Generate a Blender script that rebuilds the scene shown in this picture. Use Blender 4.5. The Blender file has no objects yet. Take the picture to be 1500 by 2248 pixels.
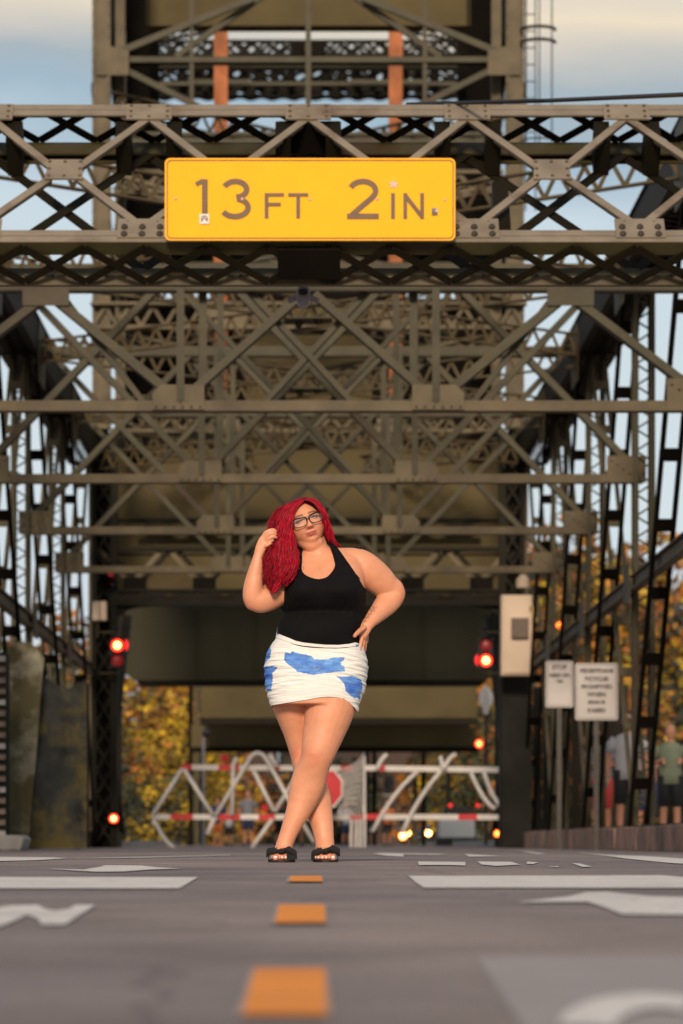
import bpy, bmesh, math, random
import numpy as np
from mathutils import Vector, Matrix
random.seed(7); np.random.seed(7)
R = math.radians
SC = bpy.context.scene
COL = SC.collection
F = 8000.0            # focal length in photo pixels (photo 1500 x 2248)
CX, HY, CZ = 677.0, 1850.0, 0.09   # vanishing point of the bridge, camera height

# ---------------------------------------------------------------- camera
cam_d = bpy.data.cameras.new('camera')
cam = bpy.data.objects.new('camera', cam_d); COL.objects.link(cam)
cam.location = (0, 0, CZ); cam.rotation_euler = (R(90), 0, 0)
cam_d.sensor_fit = 'VERTICAL'; cam_d.sensor_height = 36.0; cam_d.sensor_width = 24.0
cam_d.lens = F / 2248 * 36.0
cam_d.shift_x = (750 - CX) / 2248; cam_d.shift_y = (HY - 1124) / 2248
cam_d.clip_start = 0.1; cam_d.clip_end = 3000
cam_d.dof.use_dof = True; cam_d.dof.focus_distance = 16.7; cam_d.dof.aperture_fstop = 4.6
SC.camera = cam

# ---------------------------------------------------------------- world and sun
SUN_EL, SUN_AZ = 23.0, 4.0      # low soft sun behind the camera
w = bpy.data.worlds.new('World'); SC.world = w; w.use_nodes = True
nt = w.node_tree; nt.nodes.clear()
N = nt.nodes.new; L = nt.links.new
out = N('ShaderNodeOutputWorld'); bg = N('ShaderNodeBackground')
sky = N('ShaderNodeTexSky'); sky.sky_type = 'NISHITA'; sky.sun_disc = False
sky.sun_elevation = R(SUN_EL); sky.sun_rotation = R(180 + SUN_AZ)
tc = N('ShaderNodeTexCoord')
mp = N('ShaderNodeMapping'); mp.inputs['Scale'].default_value = (7, 2.0, 26.0); mp.inputs['Location'].default_value = (1.3, 0, 0.2)
L(tc.outputs['Generated'], mp.inputs['Vector'])
nz = N('ShaderNodeTexNoise'); nz.inputs['Scale'].default_value = 1.0; nz.inputs['Detail'].default_value = 5; nz.inputs['Roughness'].default_value = 0.5
L(mp.outputs['Vector'], nz.inputs['Vector'])
sx = N('ShaderNodeSeparateXYZ'); L(tc.outputs['Generated'], sx.inputs['Vector'])
def mth(op, a, b):
    n = N('ShaderNodeMath'); n.operation = op
    for i, q in enumerate((a, b)):
        if isinstance(q, (int, float)): n.inputs[i].default_value = q
        else: L(q, n.inputs[i])
    return n.outputs[0]
zz = mth('ADD', mth('ADD', sx.outputs['Z'], mth('MULTIPLY', mth('SUBTRACT', nz.outputs['Fac'], .5), .055)), mth('MULTIPLY', sx.outputs['X'], .07))
mr = N('ShaderNodeMapRange'); mr.inputs['From Min'].default_value = 0.02; mr.inputs['From Max'].default_value = 0.25
L(zz, mr.inputs['Value'])
rz = N('ShaderNodeValToRGB'); cr = rz.color_ramp
cr.elements[0].position = 0; cr.elements[0].color = (5.6, 6.3, 7.4, 1)
cr.elements[1].position = 1; cr.elements[1].color = (6.5, 6.3, 5.8, 1)
for p_, c_ in ((.35, (6.8, 7.6, 8.0)), (.66, (6.2, 7.2, 7.8)), (.74, (3.7, 4.9, 5.8)), (.79, (4.1, 4.7, 5.0)), (.84, (6.8, 6.2, 5.3)), (.895, (9.4, 7.8, 5.6))):
    e = cr.elements.new(p_); e.color = c_ + (1,)
L(mr.outputs['Result'], rz.inputs['Fac'])
# broken cloud higher up
rp = N('ShaderNodeValToRGB'); rp.color_ramp.elements[0].position = 0.36; rp.color_ramp.elements[0].color = (2.6, 3.5, 4.6, 1)
rp.color_ramp.elements[1].position = 0.64; rp.color_ramp.elements[1].color = (4.8, 4.6, 4.3, 1)
nh = N('ShaderNodeTexNoise'); nh.inputs['Scale'].default_value = 2.5; nh.inputs['Detail'].default_value = 6; L(tc.outputs['Generated'], nh.inputs['Vector']); L(nh.outputs['Fac'], rp.inputs['Fac'])
mz = N('ShaderNodeMapRange'); mz.inputs['From Min'].default_value = 0.27; mz.inputs['From Max'].default_value = 0.45
L(sx.outputs['Z'], mz.inputs['Value'])
m1 = N('ShaderNodeMixRGB'); L(mz.outputs['Result'], m1.inputs['Fac']); L(rz.outputs['Color'], m1.inputs['Color1']); L(rp.outputs['Color'], m1.inputs['Color2'])
m2 = N('ShaderNodeMixRGB'); m2.inputs['Fac'].default_value = 0.88
L(sky.outputs['Color'], m2.inputs['Color1']); L(m1.outputs['Color'], m2.inputs['Color2'])
L(m2.outputs['Color'], bg.inputs['Color']); bg.inputs['Strength'].default_value = 0.1
L(bg.outputs['Background'], out.inputs['Surface'])
sd = bpy.data.lights.new('sun', 'SUN'); sd.energy = 3.7; sd.angle = R(10); sd.color = (1.0, 0.84, 0.66)
so = bpy.data.objects.new('sun', sd); COL.objects.link(so)
sdir = Vector((-math.sin(R(SUN_AZ)) * math.cos(R(SUN_EL)), -math.cos(R(SUN_AZ)) * math.cos(R(SUN_EL)), math.sin(R(SUN_EL))))
so.rotation_euler = sdir.to_track_quat('Z', 'Y').to_euler()
so.location = sdir * 60
SC.view_settings.view_transform = 'Standard'; SC.view_settings.look = 'None'
SC.view_settings.exposure = 0.0; SC.view_settings.gamma = 1.0; SC.view_settings.use_curve_mapping = False
SC.cycles.use_denoising = True
SC.cycles.max_bounces = 6; SC.cycles.diffuse_bounces = 3

# ---------------------------------------------------------------- helpers
def P(px, py, Y):
    """photo pixel at depth Y (metres from the camera) -> point in the place"""
    return Vector(((px - CX) * Y / F, Y, CZ + (HY - py) * Y / F))
def prof(Y):
    """height of the road: a ramp that climbs to the level deck"""
    return 0.0 if Y >= 16.8 else -0.00217 * (16.8 - max(Y, -4)) ** 1.58
def G(px, py):
    a, b = 2.0, 16.8
    f = lambda Y: HY + (CZ - prof(Y)) * F / Y - py
    if f(b) > 0:
        Y = CZ * F / (py - HY)
    else:
        for _ in range(50):
            m = (a + b) / 2
            if f(m) > 0: a = m
            else: b = m
        Y = a
    return (px - CX) * Y / F, Y

class MB:
    def __init__(s): s.v = []; s.f = []
    def add(s, v, f):
        n = len(s.v); s.v += [tuple(p) for p in v]; s.f += [tuple(i + n for i in q) for q in f]
    def box(s, c, d, rz=0.0):
        c = Vector(c); ca, sa = math.cos(rz), math.sin(rz)
        vs = []
        for z in (-.5, .5):
            for x, y in ((-.5, -.5), (.5, -.5), (.5, .5), (-.5, .5)):
                X, Yy = x * d[0], y * d[1]
                vs.append(c + Vector((X * ca - Yy * sa, X * sa + Yy * ca, z * d[2])))
        s.add(vs, [(0, 3, 2, 1), (4, 5, 6, 7), (0, 1, 5, 4), (1, 2, 6, 5), (2, 3, 7, 6), (3, 0, 4, 7)])
    def beam(s, a, b, wd, ht, up=(0, 0, 1), off=(0, 0)):
        """bar from a to b; ht along 'up', wd sideways"""
        a = Vector(a); b = Vector(b); t = (b - a).normalized(); up = Vector(up)
        u = (up - t * up.dot(t))
        if u.length < 1e-4: u = Vector((0, 1, 0)) - t * t.y
        u.normalize(); sd_ = t.cross(u)
        vs = []
        for p in (a, b):
            for i, j in ((-1, -1), (1, -1), (1, 1), (-1, 1)):
                vs.append(p + sd_ * (i * wd / 2 + off[0]) + u * (j * ht / 2 + off[1]))
        s.add(vs, [(0, 3, 2, 1), (4, 5, 6, 7), (0, 1, 5, 4), (1, 2, 6, 5), (2, 3, 7, 6), (3, 0, 4, 7)])
    def ibeam(s, a, b, wd, ht, up=(0, 0, 1), t=0.02):
        """rolled section: two flanges at +-up and a web"""
        s.beam(a, b, wd, t, up, (0, ht / 2 - t / 2)); s.beam(a, b, wd, t, up, (0, -ht / 2 + t / 2))
        s.beam(a, b, t, ht - 2 * t - .002, up)
    def tube(s, pts, r, n=8, cap=True):
        pts = [Vector(p) for p in pts]; m = len(pts)
        rr = r if hasattr(r, '__len__') else [r] * m
        base = len(s.v); ref = Vector((0, 0, 1)); prev = None
        for i, p in enumerate(pts):
            t = (pts[min(i + 1, m - 1)] - pts[max(i - 1, 0)]).normalized()
            if prev is None:
                u = ref.cross(t)
                if u.length < .05: u = Vector((1, 0, 0)).cross(t)
            else:
                u = prev - t * prev.dot(t)
            u.normalize(); prev = u; v_ = t.cross(u)
            for k in range(n):
                a = 2 * math.pi * k / n
                s.v.append(tuple(p + (u * math.cos(a) + v_ * math.sin(a)) * rr[i]))
        for i in range(m - 1):
            for k in range(n):
                a0 = base + i * n + k; a1 = base + i * n + (k + 1) % n
                s.f.append((a0, a1, a1 + n, a0 + n))
        if cap:
            s.f.append(tuple(base + k for k in reversed(range(n)))); s.f.append(tuple(base + (m - 1) * n + k for k in range(n)))
    def prism(s, poly, a, b):
        """poly: 2D points; a: function (x,y)->front point, b: -> back point"""
        n = len(poly); vs = [a(*p) for p in poly] + [b(*p) for p in poly]
        s.add(vs, [tuple(range(n)), tuple(reversed(range(n, 2 * n)))] + [(i, i + n, (i + 1) % n + n, (i + 1) % n) for i in range(n)])
    def sphere(s, c, r, nu=12, nv=8, sc=(1, 1, 1)):
        c = Vector(c); vs = [c + Vector((0, 0, r * sc[2]))]
        for i in range(1, nv):
            th = math.pi * i / nv
            for k in range(nu):
                a = 2 * math.pi * k / nu
                vs.append(c + Vector((r * sc[0] * math.sin(th) * math.cos(a), r * sc[1] * math.sin(th) * math.sin(a), r * sc[2] * math.cos(th))))
        vs.append(c - Vector((0, 0, r * sc[2]))); fs = []
        for k in range(nu): fs.append((0, 1 + k, 1 + (k + 1) % nu))
        for i in range(nv - 2):
            for k in range(nu):
                a0 = 1 + i * nu + k; a1 = 1 + i * nu + (k + 1) % nu
                fs.append((a0, a0 + nu, a1 + nu, a1))
        e_ = len(vs) - 1; b0 = 1 + (nv - 2) * nu
        for k in range(nu): fs.append((b0 + k, e_, b0 + (k + 1) % nu))
        s.add(vs, fs)
    def lace(s, a, b, wv, pitch, bw=0.05, t=0.012, style='V', nrm=None):
        """zigzag lacing between the lines a+-wv/2"""
        a = Vector(a); b = Vector(b); wv = Vector(wv); n = max(1, int(round((b - a).length / pitch)))
        nrm = (b - a).cross(wv).normalized() if nrm is None else Vector(nrm)
        for i in range(n):
            p = a.lerp(b, i / n); q = a.lerp(b, (i + 1) / n); m = (p + q) / 2
            if style == 'V':
                s.beam(p - wv / 2, m + wv / 2, bw, t, nrm); s.beam(m + wv / 2, q - wv / 2, bw, t, nrm, (0, t + .001))
            else:
                s.beam(p - wv / 2, q + wv / 2, bw, t, nrm); s.beam(p + wv / 2, q - wv / 2, bw, t, nrm, (0, t + .001))
    def build(s, name, mat, parent=None, smooth=False, bev=0.0):
        me = bpy.data.meshes.new(name); me.from_pydata(s.v, [], s.f); me.update()
        bm = bmesh.new(); bm.from_mesh(me); bmesh.ops.recalc_face_normals(bm, faces=bm.faces)
        if bev: bmesh.ops.bevel(bm, geom=bm.edges[:], offset=bev, segments=2, affect='EDGES', profile=.5)
        bm.to_mesh(me); bm.free()
        if smooth: me.polygons.foreach_set('use_smooth', [True] * len(me.polygons))
        me.materials.append(mat)
        o = bpy.data.objects.new(name, me); COL.objects.link(o)
        if parent: o.parent = parent; o.matrix_parent_inverse = parent.matrix_world.inverted()
        return o
def tag(o, label=None, cat=None, group=None, kind=None):
    if label: o['label'] = label
    if cat: o['category'] = cat
    if group: o['group'] = group
    if kind: o['kind'] = kind
    return o
def empty(name, loc, label=None, cat=None, group=None, kind=None):
    o = bpy.data.objects.new(name, None); COL.objects.link(o); o.location = loc
    o.empty_display_size = .2
    bpy.context.view_layer.update()
    return tag(o, label, cat, group, kind)
def copy_tree(o, parent=None):
    c = o.copy(); COL.objects.link(c)
    if parent: c.parent = parent
    for ch in [x for x in bpy.data.objects if x.parent == o]: copy_tree(ch, c)
    return c

# ---------------------------------------------------------------- materials
def mat(name, col, rough=.6, var=.15, scale=6.0, bump=0.0, metal=0.0, spec=.5, col2=None, thr=(.45, .62), detail=6, bscale=None):
    m = bpy.data.materials.new(name); m.use_nodes = True; t = m.node_tree; b = t.nodes['Principled BSDF']
    b.inputs['Roughness'].default_value = rough; b.inputs['Metallic'].default_value = metal
    b.inputs['Specular IOR Level'].default_value = spec
    tc_ = t.nodes.new('ShaderNodeTexCoord')
    n = t.nodes.new('ShaderNodeTexNoise'); n.inputs['Scale'].default_value = scale; n.inputs['Detail'].default_value = detail
    t.links.new(tc_.outputs['Object'], n.inputs['Vector'])
    r = t.nodes.new('ShaderNodeValToRGB'); r.color_ramp.elements[0].position = .3; r.color_ramp.elements[1].position = .7
    r.color_ramp.elements[0].color = tuple(c * (1 - var) for c in col) + (1,); r.color_ramp.elements[1].color = tuple(min(1, c * (1 + var)) for c in col) + (1,)
    t.links.new(n.outputs['Fac'], r.inputs['Fac']); last = r.outputs['Color']
    if col2:
        n2 = t.nodes.new('ShaderNodeTexNoise'); n2.inputs['Scale'].default_value = scale * .37; n2.inputs['Detail'].default_value = 9; n2.inputs['Roughness'].default_value = .65
        t.links.new(tc_.outputs['Object'], n2.inputs['Vector'])
        r2 = t.nodes.new('ShaderNodeValToRGB'); r2.color_ramp.elements[0].position = thr[0]; r2.color_ramp.elements[1].position = thr[1]
        t.links.new(n2.outputs['Fac'], r2.inputs['Fac'])
        mx = t.nodes.new('ShaderNodeMixRGB'); t.links.new(r2.outputs['Color'], mx.inputs['Fac']); t.links.new(last, mx.inputs['Color1'])
        mx.inputs['Color2'].default_value = tuple(col2) + (1,); last = mx.outputs['Color']
    t.links.new(last, b.inputs['Base Color'])
    if bump:
        nb = t.nodes.new('ShaderNodeTexNoise'); nb.inputs['Scale'].default_value = bscale or scale * 5; nb.inputs['Detail'].default_value = 4
        t.links.new(tc_.outputs['Object'], nb.inputs['Vector'])
        bp = t.nodes.new('ShaderNodeBump'); bp.inputs['Strength'].default_value = bump; bp.inputs['Distance'].default_value = .01
        t.links.new(nb.outputs['Fac'], bp.inputs['Height']); t.links.new(bp.outputs['Normal'], b.inputs['Normal'])
    return m
def glow(name, col, s, base=(.1, .02, .02)):
    m = mat(name, base, .4, .02); b = m.node_tree.nodes['Principled BSDF']
    b.inputs['Emission Color'].default_value = tuple(col) + (1,); b.inputs['Emission Strength'].default_value = s
    return m
M = {}
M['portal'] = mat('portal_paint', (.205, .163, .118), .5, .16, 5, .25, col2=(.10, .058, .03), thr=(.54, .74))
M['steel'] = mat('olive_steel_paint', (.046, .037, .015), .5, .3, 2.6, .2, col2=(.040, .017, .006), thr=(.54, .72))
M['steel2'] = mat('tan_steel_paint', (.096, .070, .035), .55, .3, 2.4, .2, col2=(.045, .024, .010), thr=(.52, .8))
M['dark'] = mat('shaded_steel', (.010, .0075, .003), .6, .3, 2, .15)  # bridge steel with the shade of the interior put into its colour
M['black'] = mat('deep_shade_steel', (.008, .006, .004), .7, .3, 2)  # near-black copy of the steel, deep shade put into its colour
M['rust'] = mat('rust_orange_steel', (.40, .135, .055), .75, .25, 3, .2, col2=(.22, .08, .035))
M['weight'] = mat('olive_counterweight_paint', (.088, .065, .027), .7, .16, .9, .1, col2=(.055, .038, .015), thr=(.5, .8))
M['slab'] = mat('green_grey_girder_paint', (.034, .030, .0165), .65, .15, .6, .1)
M['bolt'] = mat('dark_bolt_steel', (.05, .04, .03), .45, .2, 20, metal=.4)
M['white'] = mat('white_paint', (.68, .62, .57), .5, .08, 4)
M['cream'] = mat('cream_enamel', (.55, .40, .28), .5, .08, 3)
M['red'] = mat('red_reflective', (.55, .010, .014), .5, .12, 6)
M['blackp'] = mat('black_enamel', (.012, .012, .012), .4, .2, 6)
M['brown'] = mat('brown_enamel', (.10, .065, .045), .6, .15, 6)
M['stone'] = mat('red_brown_stone', (.30, .165, .115), .85, .25, 3, .5, col2=(.10, .07, .055))
M['conc'] = mat('grey_concrete', (.27, .25, .235), .85, .15, 4, .4)

M['black_board'] = mat('dark_timber', (.022, .02, .016), .8, .4, 1.2, .4)
for k_, s_ in (('steel', .22), ('steel2', .25), ('dark', .12), ('black', .05), ('slab', .12), ('weight', .15), ('black_board', .08), ('blackp', .25), ('rust', .2), ('portal', .35)):
    M[k_].node_tree.nodes['Principled BSDF'].inputs['Specular IOR Level'].default_value = s_
# ================================================================ ground, road and its markings
def asphalt():
    m = bpy.data.materials.new('asphalt'); m.use_nodes = True; t = m.node_tree; b = t.nodes['Principled BSDF']
    g = t.nodes.new('ShaderNodeNewGeometry')
    def noise(s, d=4, r=.5, sc=None):
        n = t.nodes.new('ShaderNodeTexNoise'); n.inputs['Scale'].default_value = s; n.inputs['Detail'].default_value = d; n.inputs['Roughness'].default_value = r
        if sc:
            q = t.nodes.new('ShaderNodeMapping'); q.inputs['Scale'].default_value = sc; t.links.new(g.outputs['Position'], q.inputs['Vector']); t.links.new(q.outputs['Vector'], n.inputs['Vector'])
        else: t.links.new(g.outputs['Position'], n.inputs['Vector'])
        return n.outputs['Fac']
    def ramp(f, a, b_, ca, cb):
        r = t.nodes.new('ShaderNodeValToRGB'); r.color_ramp.elements[0].position = a; r.color_ramp.elements[1].position = b_
        r.color_ramp.elements[0].color = ca + (1,); r.color_ramp.elements[1].color = cb + (1,); t.links.new(f, r.inputs['Fac']); return r.outputs['Color']
    def mul(a, c):
        x = t.nodes.new('ShaderNodeMixRGB'); x.blend_type = 'MULTIPLY'; x.inputs['Fac'].default_value = 1; t.links.new(a, x.inputs['Color1']); t.links.new(c, x.inputs['Color2']); return x.outputs['Color']
    base = ramp(noise(1.4, 8, .6), .3, .7, (.185, .148, .140), (.300, .245, .232))
    grit = ramp(noise(120, 3, .7), .3, .7, (.55, .55, .55), (1.4, 1.4, 1.4))
    patch = ramp(noise(.9, 3, .4, (.5, .25, 1)), .4, .62, (.74, .74, .78), (1.1, 1.07, 1.03))
    v = t.nodes.new('ShaderNodeTexVoronoi'); v.feature = 'DISTANCE_TO_EDGE'; v.inputs['Scale'].default_value = .7
    q = t.nodes.new('ShaderNodeMixRGB'); q.inputs['Fac'].default_value = .25
    n3 = t.nodes.new('ShaderNodeTexNoise'); n3.inputs['Scale'].default_value = 2.5; n3.inputs['Detail'].default_value = 6
    t.links.new(g.outputs['Position'], n3.inputs['Vector']); t.links.new(g.outputs['Position'], q.inputs['Color1']); t.links.new(n3.outputs['Color'], q.inputs['Color2'])
    t.links.new(q.outputs['Color'], v.inputs['Vector'])
    crack = ramp(v.outputs['Distance'], .0, .008, (.62, .60, .60), (1, 1, 1))
    t.links.new(mul(mul(mul(base, grit), patch), crack), b.inputs['Base Color'])
    b.inputs['Roughness'].default_value = .82; b.inputs['Specular IOR Level'].default_value = .3
    bp = t.nodes.new('ShaderNodeBump'); bp.inputs['Strength'].default_value = .5; bp.inputs['Distance'].default_value = .004
    t.links.new(noise(160, 2, .6), bp.inputs['Height']); t.links.new(bp.outputs['Normal'], b.inputs['Normal'])
    return m
M['asphalt'] = asphalt()
def worn(name, col, holes=.42):
    """thermoplastic road paint, worn and dirty"""
    m = mat(name, col, .7, .07, 9, .2, col2=tuple(c * .72 for c in col), thr=(.5, .72)); t = m.node_tree; b = t.nodes['Principled BSDF']
    g = t.nodes.new('ShaderNodeNewGeometry'); n = t.nodes.new('ShaderNodeTexNoise'); n.inputs['Scale'].default_value = 26; n.inputs['Detail'].default_value = 8; n.inputs['Roughness'].default_value = .7
    t.links.new(g.outputs['Position'], n.inputs['Vector']); r = t.nodes.new('ShaderNodeValToRGB')
    r.color_ramp.elements[0].position = holes - .12; r.color_ramp.elements[1].position = holes - .04; r.color_ramp.elements[0].color = (.21, .18, .17, 1)
    src = b.inputs['Base Color'].links[0].from_socket; x = t.nodes.new('ShaderNodeMixRGB'); t.links.new(n.outputs['Fac'], r.inputs['Fac'])
    f = t.nodes.new('ShaderNodeRGBToBW'); 
    rr = t.nodes.new('ShaderNodeMapRange'); rr.inputs['From Min'].default_value = holes - .12; rr.inputs['From Max'].default_value = holes - .04
    t.links.new(n.outputs['Fac'], rr.inputs['Value']); t.links.new(rr.outputs['Result'], x.inputs['Fac'])
    x.inputs['Color1'].default_value = (.21, .18, .17, 1); t.links.new(src, x.inputs['Color2']); t.links.new(x.outputs['Color'], b.inputs['Base Color'])
    t.nodes.remove(r); t.nodes.remove(f)
    return m
M['mark'] = worn('white_road_paint', (.64, .59, .56), .46); M['dash'] = worn('orange_road_paint', (.80, .25, .012), .36)
M['pale'] = mat('paler_asphalt', (.285, .248, .245), .8, .06, 5, .3)

r_ = MB(); ys = [-6] + [y * .6 for y in range(-6, 29)] + [17.5, 40, 130]
xs = [-14, -7, 0, 7, 14]
for y in ys:
    for x in xs: r_.v.append((x, y, prof(y)))
for i in range(len(ys) - 1):
    for k in range(4):
        a = i * 5 + k; r_.f.append((a, a + 1, a + 6, a + 5))
tag(r_.build('road', M['asphalt'], smooth=True), kind='structure')
g_ = MB(); g_.add([(-900, -60, -1.6), (900, -60, -1.6), (900, 1500, -1.6), (-900, 1500, -1.6)], [(0, 1, 2, 3)])
M['grass'] = mat('autumn_ground_cover', (.10, .085, .035), .95, .4, .05, col2=(.13, .07, .02))
tag(g_.build('ground', M['grass']), kind='structure')
b_ = MB()
for sgn in (-1, 1): b_.box((sgn * 5.1, 76, .07), (2.3, 108, .13))
sw = tag(b_.build('sidewalk', M['conc']), kind='structure')

def marking(poly, m, name, label, cat='road marking', group=None, dz=.004, parent=None):
    pts = [G(*p) for p in poly]
    mb = MB(); n = len(pts)
    mb.add([(x, y, prof(y) + dz) for x, y in pts], [tuple(range(n))])
    o = mb.build(name, m, parent)
    for pl in o.data.polygons:
        if pl.normal.z < 0: o.data.flip_normals(); break
    if not parent: tag(o, label, cat, group)
    return o
marking([(0, 1928), (435, 1928), (414, 1941), (393, 1953), (-120, 1953), (-120, 1928)], M['mark'], 'stop_line', 'broad white stop line across the left lane')
marking([(897, 1925), (1455, 1924), (1640, 1940), (1640, 1952), (931, 1951.5), (912, 1939)], M['mark'], 'stop_line', 'broad white stop line across the right lane')
marking([(1135, 1984), (1250, 1971), (1285, 1962), (1330, 1961), (1420, 1970), (1560, 1974), (1560, 2012), (1368, 2011), (1325, 1994), (1290, 1983)], M['mark'], 'painted_arrow', 'large white arrow painted in the right lane before the stop line')
marking([(105, 1909), (185, 1911), (220, 1905), (230, 1901.5), (310, 1902), (345, 1906), (398, 1909), (330, 1911), (270, 1915.5), (210, 1916), (160, 1913)], M['mark'], 'painted_arrow', 'white arrow painted behind the left stop line')
marking([(-60, 2060), (-60, 2008), (20, 1992), (82, 1990), (100, 1999), (120, 2003), (152, 1999), (165, 1990), (210, 1990), (190, 2003), (160, 2022), (142, 2034), (92, 2034), (84, 2021), (60, 2012), (20, 2030)], M['mark'], 'painted_letter', 'white painted letter cut by the left edge of the left lane')
# pale patch and curved letter at the lower right
marking([(1045, 2103), (1640, 2103), (1640, 2290), (1170, 2290)], M['pale'], 'asphalt_patch', 'paler grey patch in the asphalt of the near right lane', 'patch', dz=.002)
arc = []
for a in np.linspace(180, 60, 14): arc.append((1420 + 195 * math.cos(R(a)), 2262 - 72 * math.sin(R(a))))
for a in np.linspace(60, 180, 14): arc.append((1450 + 100 * math.cos(R(a)), 2268 - 45 * math.sin(R(a))))
marking(arc, M['mark'], 'painted_letter', 'curved white painted letter at the lower right corner', dz=.006)
for k, (q, lab) in enumerate([([(638, 1926.5), (706, 1926.5), (709, 1939), (635, 1939)], 'farthest and smallest orange dash of the centre line, before her feet'),
                     ([(613, 1991), (713, 1991), (715, 2032), (603, 2032)], 'middle orange dash of the centre line'),
                     ([(559, 2134), (714, 2134), (719, 2238), (531, 2238)], 'nearest and largest orange dash of the centre line')]):
    marking(q, M['dash'], 'centre_line_dash', lab, 'road marking', 'orange centre line dashes', dz=.006)
    cx = sum(p[0] for p in q) / 4; cy = sum(p[1] for p in q) / 4
    marking([(cx + (x - cx) * 1.13 - 2, cy + (y - cy) * 1.02) for x, y in q], M['pale'], 'dash_border', 'grey worn border around the ' + lab.split(' of')[0].split(',')[0], 'road marking', 'borders of the orange dashes', dz=.003)
# small far lettering and lane lines
fw = empty('painted_words', (1.2, 16, 0), 'faint row of far white painted words in the right lane', 'road lettering')
for q in [[(817, 1875), (838, 1873.5), (985, 1876), (960, 1878), (885, 1876.5), (887, 1882), (850, 1880)], [(1020, 1876), (1075, 1879), (1100, 1881), (1030, 1882)],
          [(918, 1893), (1022, 1894), (1022, 1902), (985, 1901), (920, 1901)], [(1048, 1893), (1122, 1893.5), (1142, 1900), (1090, 1903), (1058, 1900)],
          [(1158, 1893), (1182, 1895), (1170, 1899), (1156, 1898)], [(1202, 1904.5), (1226, 1903.5), (1226, 1905.5)], [(1256, 1897), (1272, 1897.5), (1301, 1905), (1278, 1905)]]:
    marking(q, M['mark'], 'letter_stroke', '', parent=fw)
marking([(1136, 1868.5), (1160, 1870), (1200, 1876), (1180, 1876)], M['mark'], 'lane_dash', 'thin white lane dash near the right kerb')
marking([(1262, 1872), (1330, 1877.5), (1420, 1881), (1640, 1895), (1640, 1904), (1480, 1897), (1380, 1887), (1330, 1880)], M['mark'], 'lane_line', 'long white edge line running to the right')
marking([(-50, 1882), (110, 1883.5), (150, 1885.5), (80, 1890), (-50, 1893)], M['mark'], 'lane_line', 'white edge line at the far left of the road')
marking([(150, 1886), (420, 1880), (505, 1878), (505, 1879.2), (300, 1884.5)], M['mark'], 'lane_line', 'hairline white line behind the left arrow')

# kerb on the right, one stone after another, and concrete blocks on the left
kerb = empty('stone_kerb', (3.68, 36, 0), 'reddish brown stone kerb along the right truss', 'kerb')
for k in range(20):
    y = 33.0 + k * 1.42
    mb = MB(); h = .27 + random.uniform(-.008, .008)
    mb.box((3.78 + random.uniform(-.01, .01) - .011 * 0, y + .7, h / 2), (.34, 1.39, h)); mb.build('kerb_stone', M['stone'], kerb, bev=.012)
mb = MB(); mb.prism([(-.62, 0), (.52, 0), (.56, .22), (.50, .28), (-.60, .28), (-.64, .2)], lambda x, z: (-3.68 + x, 40, z * .62), lambda x, z: (-3.68 + x, 41.1, z * .62))
o = mb.build('concrete_block', M['conc'], bev=.02); tag(o, 'taller grey concrete block at the left edge of the road', 'concrete block')
for k in range(7):
    q = MB(); q.beam((-4.2 + k * .16, 39.99, .02), (-4.2 + k * .16, 39.99, .125), .035, .02, (0, 1, 0)); q.build('rib', M['conc'], o)
mb = MB(); mb.prism([(-.45, 0), (.46, 0), (.46, .145), (.40, .16), (-.40, .16), (-.45, .145)], lambda x, z: (-3.62 + x * .9, 50, z * .8), lambda x, z: (-3.62 + x * .9, 51.4, z * .8))
tag(mb.build('concrete_block', M['conc'], bev=.015), 'low pale concrete block right of the taller one', 'concrete block')
# ================================================================ the truss bridge
TX = 3.87
FY = [35.1, 42.1, 49.1, 56.1]
bridge = empty('truss_bridge', (0, 45, 0), 'olive riveted steel truss bridge with a lattice portal spanning the road', 'bridge')
def up_of(a, b): return None
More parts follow.
